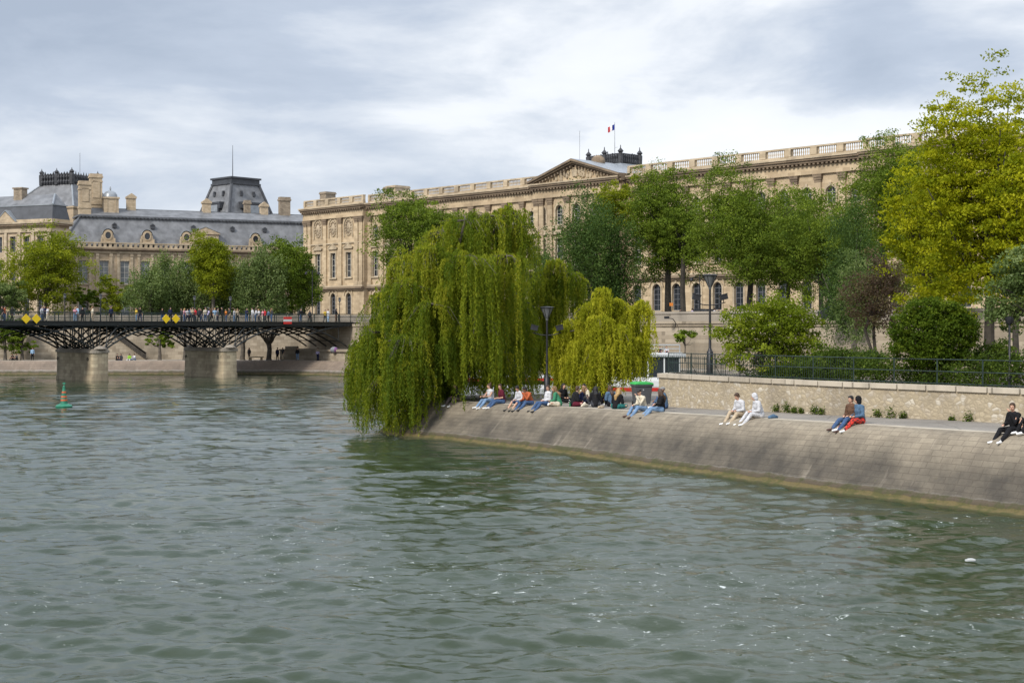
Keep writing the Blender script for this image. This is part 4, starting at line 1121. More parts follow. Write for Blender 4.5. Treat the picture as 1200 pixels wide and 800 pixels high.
m = MB(); m.box(-.62,.62,-.04,.02,.16,.48); m.box(-.62,.62,-.04,.02,-.46,-.14); m.build('red_field', M['red'], r0)
m = MB(); m.box(-.62,.62,-.045,.02,-.138,.158); m.build('white_bar', M['white'], r0)

# ------------------------------------------------------------------ green buoy
X = PX(75,113); r0 = empty('buoy', (X,113,0), 0, 'small green conical buoy with orange red bands in the river', 'buoy')
r0.scale = (1.12,)*3
m = MB(); m.lathe((0,0,-.25),[(.2,0),(.55,.12),(.6,.3),(.5,.4),(.28,.48)],14); m.build('float', M['green_paint'], r0, True)
m = MB(); m.lathe((0,0,.2),[(.27,0),(.1,1.12)],12); m.build('cone', M['green_paint'], r0, True)
m = MB()
for z in (.42,.66,.98): 
    f = lambda z: .27-(z-.2)*.152+.012
    m.lathe((0,0,z),[(f(z),0),(f(z+.12),.12)],12)
m.build('band', M['buoy_red'], r0)
m = MB(); m.lathe((0,0,1.3),[(.09,0),(.1,.12),(.05,.2)],8); m.box(-.015,.015,-.015,.015,1.5,1.66); m.box(-.1,.1,-.01,.01,1.6,1.72); m.build('topmark', M['green_paint'], r0)
# ------------------------------------------------------------------ island
EDGE = [(520,470,2.0),(560,471.5,2.02),(600,474,2.05),(700,479,2.15),(820,486,2.3),(1000,496.7,2.45),(1200,509.5,2.5)]
def edge_px(px):
    for a, b in zip(EDGE[:-1],EDGE[1:]):
        if px <= b[0] or b is EDGE[-1]:
            f = (px-a[0])/(b[0]-a[0]); y = a[1]+(b[1]-a[1])*f; z = a[2]+(b[2]-a[2])*f
            d = (CAMZ-z)*F/(y-HOR); return Vector((PX(px,d), d, z))
EL = [edge_px(p) for p in (520,545,570,600,640,680,720,770,820,870,930,1000,1060,1130,1200)]
EL += [Vector((24,40,2.5)),Vector((31,29,2.5)),Vector((42,12,2.5)),Vector((52,-8,2.5))]
tip = [Vector((-4.75,83.6,2.0)),Vector((-5.3,85.1,2.0)),Vector((-5.35,86.8,2.0)),Vector((-4.6,88.4,2.0)),Vector((-3.0,89.6,2.0)),Vector((0,91,2.0)),Vector((6,93,2.0)),Vector((14,93,2.0)),Vector((26,88,2.0)),Vector((45,74,2.0)),Vector((80,40,2.0)),Vector((110,0,2.0))]
line = tip[::-1]+EL      # travels round the island: far side, tip, near side
def smooth_line(L, step=.5):
    out = []
    for i in range(len(L)-1):
        p0 = L[max(i-1,0)]; p1 = L[i]; p2 = L[i+1]; p3 = L[min(i+2,len(L)-1)]
        n = max(1,int((p2-p1).length/step))
        for k in range(n):
            t = k/n; out.append(.5*((2*p1)+(p2-p0)*t+(2*p0-5*p1+4*p2-p3)*t*t+(3*p1-p0-3*p2+p3)*t**3))
    out.append(L[-1]); return out
SL = smooth_line(line)
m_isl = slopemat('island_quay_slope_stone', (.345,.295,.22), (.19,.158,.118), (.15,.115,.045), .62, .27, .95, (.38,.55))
prof = [(0,lambda h:h),(.12,lambda h:h-.012),(.35,lambda h:h-.07),(.6,lambda h:h-.2),(.85,lambda h:h-.42),(1.15,lambda h:h-.74),(1.55,lambda h:.36+(h-1.1)*.62),(1.95,lambda h:.3+(h-1.1)*.26),(2.36,lambda h:.22),(2.38,lambda h:.16),(2.56,lambda h:.10),(2.64,lambda h:.0),(2.7,lambda h:-1.2)]
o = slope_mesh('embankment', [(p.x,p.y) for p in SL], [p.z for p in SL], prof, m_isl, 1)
tag(o, kind='structure')
# pale kerb stones along the edge, and the paved top
def inner(off):
    L2 = [(p.x,p.y) for p in SL]; I = offset_line(L2, off); return [(a[0],a[1],p.z) for a,p in zip(I,SL)]
k = MB(); A_ = inner(.0); B_ = inner(.55)
for i in range(len(A_)-1): k.quad((A_[i][0],A_[i][1],A_[i][2]+.004),(A_[i+1][0],A_[i+1][1],A_[i+1][2]+.004),(B_[i+1][0],B_[i+1][1],B_[i+1][2]+.012),(B_[i][0],B_[i][1],B_[i][2]+.012))
tag(k.build('kerb_stones', M['coping']), kind='structure')
def pave():
    m, nt, b = newmat('promenade_paving'); g = nt.nodes.new('ShaderNodeNewGeometry').outputs['Position']
    n1 = noise(nt, g, 14, 6, .7); n2 = noise(nt, g, .45, 4, .6)
    vc = nd(nt,'ShaderNodeTexVoronoi', Scale=.35); vc.feature = 'DISTANCE_TO_EDGE'; nt.links.new(g, vc.inputs['Vector']); c = ramp(nt, mixc(nt,.55,n1,n2), [(.3,(.15,.135,.115)),(.7,(.31,.28,.245))]); c = mixc(nt, mth(nt,'MULTIPLY',ramp(nt,vc.outputs['Distance'],[(.0,(1,1,1)),(.018,(0,0,0))]),.6), c, (.09,.08,.065)); c = mixc(nt, mth(nt,'MULTIPLY',ramp(nt,noise(nt,g,.9,5,.7),[(.58,(0,0,0)),(.66,(1,1,1))]),.35), c, (.11,.10,.085)); nt.links.new(c, b.inputs['Base Color']); b.inputs['Roughness'].default_value = .95
    bump(nt, b, n1, .4, .02); return m
M['pave'] = pave()
C_ = inner(.5); mid = Vector((18,74,2.3))
pv = MB(); D_ = inner(5.0)
for i in range(len(C_)-1): pv.quad(C_[i],C_[i+1],D_[i+1],D_[i])
tipi = [i for i in range(len(SL)) if SL[i].y > 76 and SL[i].x < 30]
pv.poly([(x,y,2.02) for x,y in ((-3.5,84),(-3.5,87.5),(0,89.2),(6,91),(14,91),(26,86),(45,72),(30,70),(12,76),(2,80))])
tag(pv.build('promenade', M['pave']), kind='structure')

# raised garden: rubble wall with slab coping
WP = [(9.0,77.0),(7.7,74.6),(10.6,69.2),(14.6,62.6),(19.9,55.6),(27,44),(36,31),(47,13),(58,-8)]
def rubble():
    m, nt, b = newmat('rubble_wall_stone'); v = objco(nt)
    sp = nt.nodes.new('ShaderNodeSeparateXYZ'); nt.links.new(v, sp.inputs[0])
    cb = nt.nodes.new('ShaderNodeCombineXYZ'); nt.links.new(mth(nt,'SUBTRACT',sp.outputs[0],sp.outputs[1]), cb.inputs[0]); nt.links.new(mth(nt,'MULTIPLY',sp.outputs[2],1.9), cb.inputs[1])
    vo = nd(nt,'ShaderNodeTexVoronoi', Scale=2.9, Randomness=.85); nt.links.new(cb.outputs[0], vo.inputs['Vector'])
    ve = nd(nt,'ShaderNodeTexVoronoi', Scale=2.9, Randomness=.85); ve.feature = 'DISTANCE_TO_EDGE'; nt.links.new(cb.outputs[0], ve.inputs['Vector'])
    hs = nt.nodes.new('ShaderNodeSeparateColor'); nt.links.new(vo.outputs['Color'], hs.inputs[0])
    cc = ramp(nt, hs.outputs[0], [(0,(.34,.28,.19)),(.35,(.42,.345,.23)),(.62,(.47,.39,.27)),(.85,(.44,.38,.30)),(1,(.62,.57,.48))])
    n1 = noise(nt, v, 5, 5, .6); cc = mixc(nt, .35, cc, ramp(nt, n1, [(.3,(.24,.20,.14)),(.7,(.45,.385,.27))]))
    mo = ramp(nt, ve.outputs['Distance'], [(.03,(1,1,1)),(.14,(0,0,0))])
    cc = mixc(nt, mth(nt,'MULTIPLY',mo,.7), cc, (.32,.265,.185))
    gz = noise(nt, mapping(nt,v,(1,1,.4)), .5, 5, .65); gm = ramp(nt, gz, [(.5,(0,0,0)),(.68,(1,1,1))])
    cc = mixc(nt, mth(nt,'MULTIPLY',gm,.5), cc, (.17,.145,.115))
    nt.links.new(cc, b.inputs['Base Color']); b.inputs['Roughness'].default_value = .95
    bump(nt, b, mth(nt,'ADD',mth(nt,'MULTIPLY',n1,.3),ve.outputs['Distance']), .8, .06); return m
M['rubble'] = rubble()
GZ = 3.8
root = empty('garden_wall', (0,0,0), 0, 'low rubble stone wall with pale slab coping below the garden hedge', 'wall')
w = MB(); WPr = WP; Bk = offset_line(WPr,.5)
# direction of travel: garden lies to the left of travel? choose by sign
def wall_strip(mb, L, z0, z1): strip(mb, L, z0, L, z1)
wall_strip(w, WPr, 1.8, GZ-.16)
w.build('rubble_face', M['rubble'], root)
cop = MB(); O = offset_line(WPr,-.10); I = offset_line(WPr,.50); Or = resample(O,1.45); 
nseg = len(Or)
Ir = []
acc = 0
for i in range(len(WPr)-1):
    a0,a1 = O[i],O[i+1]; b0,b1 = I[i],I[i+1]; L = math.dist(a0,a1); n_ = max(1,int(L/1.45))
    for q in range(n_):
        f0, f1 = q/n_+.004, (q+1)/n_-.004
        P4 = [(a0[0]+(a1[0]-a0[0])*f0,a0[1]+(a1[1]-a0[1])*f0),(a0[0]+(a1[0]-a0[0])*f1,a0[1]+(a1[1]-a0[1])*f1),(b0[0]+(b1[0]-b0[0])*f1,b0[1]+(b1[1]-b0[1])*f1),(b0[0]+(b1[0]-b0[0])*f0,b0[1]+(b1[1]-b0[1])*f0)]
        cop.extr(P4, GZ-.16, GZ+.06+rnd.uniform(-.008,.008))
cop.build('coping', M['coping'], root, False, .008)
gp = MB(); gp.poly([(x,y,GZ-.03) for x,y in [I[0]]+I[1:]+[(100,0),(70,36),(44,66),(26,80),(14,84)]])
tag(gp.build('garden_ground', M['soil']), kind='structure')
bk = MB(); strip(bk, [(110,0),(70,36.2),(44,66.2),(26,80.2),(14,84.2),(9,77)], 1.8, [(110,0),(70,36.2),(44,66.2),(26,80.2),(14,84.2),(9,77)], GZ-.02)
bk.build('rear_face', M['rubble'], root)
# railing above the coping
FL = offset_line(WP[1:], .62)
root = empty('garden_fence', (0,0,0), 0, 'long dark green three rail fence standing behind the slab coping', 'fence')
rl = MB(); ps = MB(); br_ = MB()
for (a,b) in zip(FL[:-1],FL[1:]):
    for z in (.12,.62,1.12): rl.tube([(a[0],a[1],GZ+z),(b[0],b[1],GZ+z)], .022, 5)
s = 0
pts = resample(FL,2.0)
for i,p in enumerate(pts):
    ps.box(p[0]-.025,p[0]+.025,p[1]-.025,p[1]+.025,GZ-.05,GZ+1.15)
    if i < 3: ps.tube([(p[0],p[1],GZ+.6),(p[0]+.35,p[1]+.3,GZ)],.018,4)
for p in resample(FL[:3],.14): br_.box(p[0]-.006,p[0]+.006,p[1]-.006,p[1]+.006,GZ+.12,GZ+1.12)
rl.build('rail', M['rail'], root); ps.build('post', M['rail'], root); br_.build('fence_bars', M['rail'], root)
# taller barred fence further back, left end of the garden
A2 = Vector((PX(771,80),80)); B2 = Vector((PX(850,73.5),73.5))
root = empty('barred_fence', (0,0,0), 0, 'upright barred green fence behind the left end of the garden wall', 'fence')
rl = MB(); br_ = MB(); n = 34
za, zb = PZ(441,80), PZ(416,80)
for z in (za+.1,zb-.1): rl.tube([(A2.x,A2.y,z),(B2.x,B2.y,z)],.02,4)
for i in range(n+1):
    p = A2.lerp(B2,i/n); r_ = .022 if i%8 == 0 else .012; br_.box(p.x-r_,p.x+r_,p.y-r_,p.y+r_,za-.15,zb)
rl.build('rail', M['rail'], root); br_.build('fence_bars', M['rail'], root)

# three-headed park lamps
def park_lamp(px, d, ybase, ytop, label, first=[None]):
    X = PX(px,d); z0 = PZ(ybase,d); H = PZ(ytop,d)-z0
    if first[0] is not None:
        c = copy_tree(first[0]); c.location = (X,d,z0); c['label'] = label; return
    r0 = empty('park_lamp', (X,d,z0), 0, label, 'street lamp', 'tall park lamps with funnel lantern and two floodlights')
    m = MB(); m.lathe((0,0,0),[(.17,0),(.17,1.3),(.13,1.35),(.075,1.5),(.06,3.0),(.055,H-.75)],10); m.lathe((0,0,2.2),[(.08,0),(.085,.12)],10); m.build('post', M['lamp_iron'], r0, True)
    m = MB(); m.lathe((0,0,H-.8),[(.07,0),(.09,.15),(.36,.72)],12); m.build('lantern', M['lamp_glass'], r0, True)
    m = MB()
    for k in range(6):
        a = 2*pi*k/6; m.tube([(.08*cos(a),.08*sin(a),H-.7),(.38*cos(a),.38*sin(a),H-.06)],.014,4)
    m.lathe((0,0,H-.09),[(.40,0),(.42,.03),(.30,.07),(0,.09)],14); m.build('lantern_cage', M['lamp_iron'], r0)
    m = MB(); z = H-1.55
    m.tube([(-.82,0,z+.06),(-.4,0,z-.06),(0,0,z-.1),(.4,0,z-.06),(.82,0,z+.06)],.03,6); m.build('cross_arm', M['lamp_iron'], r0)
    for s in (-1,1):
        h = MB(); R = Matrix.Translation((s*.72,0,z+.32)) @ Matrix.Rotation(s*-.25,4,'Y'); h.box(-.2,.2,-.2,.2,-.13,.13,R); h.box(-.23,.23,-.23,.23,.13,.17,R)
        h.tube([(s*.72,0,z+.02),(s*.72,0,z+.2)],.02,4)
        h.build('floodlight', M['lamp_iron'], r0)
    first[0] = r0
park_lamp(832,75,441,321,'tall three headed park lamp beside the blossoming elder, its post behind the fence')
park_lamp(641,81,470,360,'three headed park lamp half hidden between the drooping and the yellow willow')
# plain lamp at the right
r0 = empty('garden_lamp', (PX(1183,58),58,GZ-.05), 0, 'plain slim post standing in the garden near the right edge', 'post')
m = MB(); m.lathe((0,0,0),[(.09,0),(.09,.6),(.05,.65),(.045,2.6)],8); m.build('shaft', M['lamp_iron'], r0, True)
m = MB(); m.lathe((0,0,2.6),[(.06,0),(.16,.1),(.18,.3),(.05,.36)],8); m.build('head', M['lamp_iron'], r0, True)

# wheelie bin at the wall end
def wheelie():
    d = 76.2; X = PX(752,d); z = 2.12
    r0 = empty('wheeled_bin', (X,d,z), RAD(12), 'dark grey wheeled rubbish bin with bright green lid at the wall end', 'bin')
    m = MB(); w,dp,h = .48,.42,1.1
    m.add([(-w*.8,-dp*.78,.06),(w*.8,-dp*.78,.06),(w*.8,dp*.8,.06),(-w*.8,dp*.8,.06),(-w,-dp,h),(w,-dp,h),(w,dp,h),(-w,dp,h)],[(0,3,2,1),(4,5,6,7),(0,1,5,4),(1,2,6,5),(2,3,7,6),(3,0,4,7)])
    m.box(-w-.04,w+.04,-dp-.05,dp+.04,h-.09,h)
    m.build('body', M['bin'], r0, False, .02)
    m = MB(); m.prism([(-w-.05,h+.004),(w+.05,h+.004),(w+.02,h+.09),(w*.6,h+.14),(-w*.6,h+.14),(-w-.02,h+.09)],-dp-.08,dp+.1); m.build('lid', M['bin_lid'], r0, False, .02)
    for s in (-1,1):
        q = MB(); R = Matrix.Translation((s*w*.82,dp*.8,.1)) @ Matrix.Rotation(pi/2,4,'Y'); vs = MB(); vs.lathe((0,0,-.03),[(.1,0),(.1,.06)],12)
        q.add([R @ Vector(v) for v in vs.v], vs.f); q.build('wheel', M['black'], r0)
    m = MB(); m.tube([(-w*.7,dp+.13,h+.02),(w*.7,dp+.13,h+.02)],.02,6); m.build('handle', M['bin'], r0)
    m = MB(); m.box(-.07,.0,-dp*.98-.02,-dp*.93-.02,h-.32,h-.24); m.build('sticker', M['offwhite'], r0)
wheelie()

# ------------------------------------------------------------------ boats moored behind the island
def boat(px0, d, length, label, rz, hz=.9, name='tour_boat', cabin=(0.12,.86), hc='offwhite', top=3.2, z_off=0):
    r0 = empty(name, (PX(px0,d),d,0), rz, label, 'boat')
    L = length; Wd = 2.6; n = 14
    m = MB()
    def ring(x,z,w): return [(x,-w,z),(x,w,z)]
    secs = []
    for i in range(n+1):
        f = i/n; w = Wd*(1-max(0,(f-.75)/.25)**2*.92)*(1-max(0,(.08-f)/.08)*.25); sh = hz+.45*max(0,(f-.7)/.3)**2
        secs.append((L*f,w,sh))
    vs = []
    for x,w,sh in secs: vs += [(x,-w*.9,-.4),(x,-w,hz*.45),(x,-w,sh),(x,w,sh),(x,w,hz*.45),(x,w*.9,-.4)]
    fs = []
    for i in range(n):
        for k in range(5): fs.append((i*6+k,(i+1)*6+k,(i+1)*6+k+1,i*6+k+1))
    fs += [(0,1,2,3,4,5),tuple(n*6+k for k in range(6))[::-1]]
    m.add(vs,fs); hull = m.build('hull', M[hc], r0)
    b = MB()
    for i in range(n):
        (x0,w0,_),(x1,w1,_) = secs[i],secs[i+1]
        for s in (-1,1): b.quad((x0,s*(w0*.97+.02),-.1),(x1,s*(w1*.97+.02),-.1),(x1,s*(w1+.015),.28),(x0,s*(w0+.015),.28))
    b.build('waterline_stripe', M['red'], hull)
    x0,x1 = L*cabin[0],L*cabin[1]
    c = MB(); c.box(x0,x1,-Wd+.45,Wd-.45,hz,hz+.35); nw = int((x1-x0)/1.5)
    for i in range(nw+1):
        x = x0+(x1-x0)*i/nw; 
        for s in (-1,1): c.box(max(x0,x-.09),min(x1,x+.09),s*(Wd-.5)-.05,s*(Wd-.5)+.05,hz+.35,top-.4)
    cb = c.build('cabin', M['white'], r0)
    g = MB(); g.box(x0+.06,x1-.06,-Wd+.6,Wd-.6,hz+.36,top-.42); g.build('window_band', M['glass'], cb)
    rf = MB(); rf.box(x0-.5,x1+.6,-Wd+.25,Wd-.25,top-.4,top-.12); rf.box(x0-.3,x1+.3,-Wd+.4,Wd-.4,top-.119,top)
    ro = rf.build('roof', M['white'], r0, False, .04)
    st = MB()
    for s in (-1,1): st.box(x0-.5,x1+.6,s*(Wd-.24)-.01,s*(Wd-.24)+.01,top-.38,top-.14)
    st.build('roof_stripe', M['red' if z_off else 'offwhite'], ro)
    rl = MB()
    for s in (-1,1):
        rl.tube([(x0,s*(Wd-.5),top+.8),(x1,s*(Wd-.5),top+.8)],.03,4); rl.tube([(x0,s*(Wd-.5),top+.4),(x1,s*(Wd-.5),top+.4)],.02,4)
        for i in range(nw+1):
            x = x0+(x1-x0)*i/nw; rl.tube([(x,s*(Wd-.5),top),(x,s*(Wd-.5),top+.8)],.025,4)
    rl.build('railing', M['offwhite'], r0)
    return r0
boat(452,128,20,'long low river boat with a red striped roof seen through the hanging willow', RAD(4), .85, 'river_boat', (.06,.9), 'offwhite', 1.95, 1)
boat(700,146,21,'white river boat with open upper deck behind the green lidded bin', RAD(184)+pi-RAD(10), .95, 'river_boat', (.02,.40), 'white', 3.75, 0)
# ------------------------------------------------------------------ people
def remesh(mb, voxel, mat, name, smooth=2):
    me0 = mb.mesh('tmp', None); o = bpy.data.objects.new('tmp', me0); COL.objects.link(o)
    r = o.modifiers.new('r','REMESH'); r.mode = 'VOXEL'; r.voxel_size = voxel; r.use_smooth_shade = True
    if smooth:
        s = o.modifiers.new('s','SMOOTH'); s.factor = .5; s.iterations = smooth
    dg = bpy.context.evaluated_depsgraph_get(); dg.update()
    me = bpy.data.meshes.new_from_object(o.evaluated_get(dg)); me.name = name
    bpy.data.objects.remove(o); bpy.data.meshes.remove(me0)
    me.materials.clear(); me.materials.append(mat); me.shade_smooth(); return me
V3 = Vector
def skeleton(pose, rr, lean=.15, twist=0.0, arms='lap', head=(0,0), spread=.12, knee=0.0):
    """facing -y. returns joint dictionary; origin: between the feet (standing) or under the seat (sitting)"""
    J = {}
    if pose == 'stand' or pose == 'walk':
        hip = V3((0,0,.90)); 
        st = .22 if pose == 'walk' else .05
        for s,k in ((-1,'L'),(1,'R')):
            f = st*s
            J['hip'+k] = V3((s*.09,0,.90)); J['knee'+k] = V3((s*.10,-f*.5-.03*(pose=='walk'),.49)); J['ank'+k] = V3((s*.11,-f+(.06 if pose=='walk' and s<0 else 0),.085+(.05 if pose=='walk' and s<0 else 0))); J['toe'+k] = J['ank'+k]+V3((s*.02,-.17,-.05))
        J['pel'] = V3((0,0,.94)); up = V3((0,-sin(lean*.3),cos(lean*.3)))
    else:
        J['pel'] = V3((0,.0,.12)); up = V3((twist*.1,-sin(lean),cos(lean))).normalized()
        for s,k in ((-1,'L'),(1,'R')):
            if pose == 'edge':
                kz = .13+knee+rr.uniform(-.03,.04); sp = spread*s
                J['hip'+k] = V3((s*.095,-.02,.11)); J['knee'+k] = V3((s*.10+sp*.7,-.43,kz)); J['ank'+k] = V3((s*.09+sp*.6,-.74+rr.uniform(-.04,.04),-.20+rr.uniform(-.03,.03))); J['toe'+k] = J['ank'+k]+V3((s*.03,-.17,-.03))
            elif pose == 'cross':
                J['hip'+k] = V3((s*.10,-.02,.11)); J['knee'+k] = V3((s*.36,-.27,.14)); J['ank'+k] = V3((-s*.09,-.40+.06*s,.07)); J['toe'+k] = J['ank'+k]+V3((-s*.14,.02,-.01))
            elif pose == 'knees':
                J['hip'+k] = V3((s*.095,-.0,.11)); J['knee'+k] = V3((s*.13,-.34,.44)); J['ank'+k] = V3((s*.12,-.52,.07)); J['toe'+k] = J['ank'+k]+V3((s*.02,-.17,-.03))
            elif pose == 'long':
                J['hip'+k] = V3((s*.095,-.0,.11)); J['knee'+k] = V3((s*.11,-.43,.17)); J['ank'+k] = V3((s*.12,-.84,.08)); J['toe'+k] = J['ank'+k]+V3((s*.06,-.05,.16))
    p = J['pel']; J['waist'] = p+up*.15; J['chest'] = p+up*.34+V3((0,-.01,0)); J['neck'] = p+up*.52; 
    hd = (up+V3((0,-.25*head[1],0))).normalized(); J['head'] = J['neck']+hd*.17+V3((0,-.025,0))
    J['hdir'] = head
    right = V3((cos(twist),sin(twist),0))
    for s,k in ((-1,'L'),(1,'R')):
        sh = J['neck']-up*.07+right*s*.175; J['sh'+k] = sh
        if pose in ('stand','walk'):
            if arms == 'up' and s == 1: J['el'+k] = sh+V3((s*.06,-.14,-.2)); J['wr'+k] = J['el'+k]+V3((-s*.08,-.16,.15))
            elif arms == 'phone': J['el'+k] = sh+V3((s*.05,-.03,-.28)); J['wr'+k] = J['el'+k]+V3((-s*.12,-.2,.06))
            else: J['el'+k] = sh+V3((s*.06,.03,-.28)); J['wr'+k] = J['el'+k]+V3((s*.0,-.06-.1*(pose=='walk')*s,-.24))
        else:
            if arms == 'lap': J['el'+k] = sh+V3((s*.07,-.02,-.28)); J['wr'+k] = J['el'+k]+V3((-s*.13,-.20,-.03))
            elif arms == 'knees': J['el'+k] = sh+V3((s*.05,-.16,-.23)); J['wr'+k] = J['el'+k]+V3((-s*.07,-.22,-.02))
            elif arms == 'chin':
                if s == 1: J['el'+k] = sh+V3((s*.02,-.16,-.23)); J['wr'+k] = J['head']+V3((s*.04,-.16,-.15))
                else: J['el'+k] = sh+V3((s*.05,-.06,-.28)); J['wr'+k] = J['el'+k]+V3((-s*.10,-.22,-.02))
            elif arms == 'back': J['el'+k] = sh+V3((s*.06,.13,-.24)); J['wr'+k] = sh+V3((s*.10,.24,-.46))
            elif arms == 'reach':
                if s == 1: J['el'+k] = sh+V3((s*.08,-.10,-.25)); J['wr'+k] = J['el'+k]+V3((s*.12,-.18,.02))
                else: J['el'+k] = sh+V3((s*.06,-.04,-.28)); J['wr'+k] = J['el'+k]+V3((-s*.12,-.2,-.02))
    return J
def body_mesh(J, vox, fingers=True):
    m = MB(); 
    m.tube([J['pel'],J['waist'],J['chest'],J['neck']-V3((0,0,.05))],[.125,.112,.128,.085],12,True)
    m.tube([J['hipL'],J['hipR']],[.10,.10],10,True); m.tube([J['shL'],J['chest'].lerp(J['neck'],.55),J['shR']],[.055,.09,.055],10,True)
    m.tube([J['neck']-V3((0,0,.07)),J['head']-V3((0,-.01,.06))],[.058,.052],10,True)
    for k in 'LR':
        m.tube([J['hip'+k],J['knee'+k]],[.085,.055],10,True); m.tube([J['knee'+k],J['knee'+k].lerp(J['ank'+k],.35),J['ank'+k]],[.054,.056,.036],10,True)
        m.tube([J['ank'+k]-V3((0,-.03,.02)),J['toe'+k]],[.038,.032],8,True)
        m.tube([J['sh'+k],J['el'+k]],[.052,.038],10,True); m.tube([J['el'+k],J['wr'+k]],[.038,.026],8,True)
        d = (J['wr'+k]-J['el'+k]).normalized(); s = -1 if k == 'L' else 1
        side = d.cross(V3((0,0,1))); side = side.normalized() if side.length > .1 else V3((1,0,0))
        nrm = side.cross(d).normalized()
        pc = J['wr'+k]+d*.05
        m.tube([J['wr'+k],J['wr'+k]+d*.03,pc+d*.03],[.024,.03,.03],8,True)
        if fingers:
            for q in range(4):
                b = pc+d*.03+side*(q-1.5)*.019; L = (.062,.075,.07,.055)[q]
                m.tube([b,b+d*L*.5-nrm*.006,b+d*L*.8-nrm*.03],[.0105,.0095,.008],6,True)
            b = pc-d*.01-side*s*.028; m.tube([b,b-side*s*.03+d*.02,b-side*s*.035+d*.05-nrm*.01],[.012,.0105,.009],6,True)
    H = J['head']; yaw, pit = J['hdir']
    R = (Matrix.Rotation(yaw,4,'Z') @ Matrix.Rotation(pit*.6,4,'X')).to_3x3()
    J['R'] = R
    m.ball(H+R@V3((0,.01,.025)),(.077,.095,.095),14,10,R); m.ball(H+R@V3((0,-.03,-.045)),(.058,.062,.07),12,8,R)
    m.tube([H+R@V3((0,-.085,.02)),H+R@V3((0,-.112,-.018))],[.012,.017],6,True)
    for s in (-1,1): m.ball(H+R@V3((s*.079,.012,-.008)),(.014,.024,.034),8,6,R)
    return remesh(m, vox, M['skin'], 'person', 1)
def top_mesh(J, long=True, loose=.028, hem=.02, vox=.018, hood=False):
    m = MB(); L = loose
    p = J['pel']-V3((0,0,0)); 
    m.tube([p+(J['waist']-p)*hem,J['waist'],J['chest'],J['neck']-V3((0,0,.06))],[.138+L,.128+L,.137+L,.09+L],14,True)
    m.tube([J['shL'],J['chest'].lerp(J['neck'],.5),J['shR']],[.06+L,.095+L,.06+L],12,True)
    for k in 'LR':
        if long: m.tube([J['sh'+k],J['el'+k],J['el'+k].lerp(J['wr'+k],.94)],[.058+L,.046+L,.032+L*.8],10,True)
        elif long is not None: m.tube([J['sh'+k],J['sh'+k].lerp(J['el'+k],.62)],[.06+L,.056+L],10,True)
    if hood:
        R = J['R']; H = J['head']
        if hood == 'down': m.tube([J['neck']+V3((-.09,.02,0)),J['neck']+V3((0,.09,-.01)),J['neck']+V3((.09,.02,0))],[.04,.055,.04],8,True)
    return remesh(m, vox, M['c_black'], 'top', 2)
def hood_mesh(J):
    R = J['R']; H = J['head']; m = MB()
    m.ball(H+R@V3((0,.035,.025)),(.108,.115,.125),14,10,R); m.ball(H+R@V3((0,.05,-.07)),(.10,.09,.09),12,8,R)
    return remesh(m, .016, M['c_white'], 'hood', 2)
def trouser_mesh(J, short=False, loose=.024, vox=.018):
    m = MB(); L = loose
    m.tube([J['pel']-V3((0,0,.02)),J['pel'].lerp(J['waist'],.5)],[.13+L,.12+L],14,True); m.tube([J['hipL'],J['hipR']],[.105+L,.105+L],12,True)
    for k in 'LR':
        if short: m.tube([J['hip'+k],J['hip'+k].lerp(J['knee'+k],.85)],[.092+L,.075+L],12,True)
        else: m.tube([J['hip'+k],J['knee'+k],J['knee'+k].lerp(J['ank'+k],.93)],[.092+L,.062+L,.046+L],12,True)
    return remesh(m, vox, M['c_jeans'], 'trousers', 2)
def shoe_mesh(J, k, sole=None):
    a, t = J['ank'+k], J['toe'+k]; d = (t-a); d.normalize(); m = MB()
    h = a-d*.045-V3((0,0,.015))
    m.tube([h,a+d*.05-V3((0,0,.012)),t+d*.03],[.048,.046,.036],10,True)
    m.tube([a+V3((0,0,.04)),a-V3((0,0,.02))],[.042,.046],8,True)
    return remesh(m, .016, M['shoe_white'], 'shoe', 1)
def hair_mesh(J, kind):
    R = J['R']; H = J['head']; m = MB()
    if kind == 'cap':
        m.ball(H+R@V3((0,.012,.055)),(.088,.104,.082),14,10,R); m.box(-.06,.06,-.17,-.06,.045,.06,Matrix.Translation(H) @ R.to_4x4())
    else:
        m.ball(H+R@V3((0,.022,.045)),(.089,.10,.094),14,10,R)
        m.ball(H+R@V3((0,-.035,.085)),(.07,.06,.04),10,7,R)
        m.ball(H+R@V3((0,.055,-.01)),(.078,.065,.085),12,8,R)
        for s in (-1,1): m.ball(H+R@V3((s*.074,.01,.02)),(.02,.045,.05),8,6,R)
    if kind == 'long':
        b = H+R@V3((0,.075,0)); bk = V3((0,.14,0))
        m.tube([b,H+R@V3((0,.10,-.14)),J['chest']+V3((0,.15,.10)),J['chest']+V3((0,.15,-.06))],[.085,.085,.085,.045],12,True)
        for s in (-1,1): m.tube([H+R@V3((s*.08,.02,.03)),H+R@V3((s*.095,.03,-.1)),H+R@V3((s*.09,.01,-.24))],[.035,.038,.025],8,True)
    if kind == 'bun': m.ball(H+R@V3((0,.07,.14)),(.05,.05,.05),8,6)
    return remesh(m, .015, M['hair_black'], 'hair', 1)
def setmat(o, mat):
    o.material_slots[0].link = 'OBJECT'; o.material_slots[0].material = mat
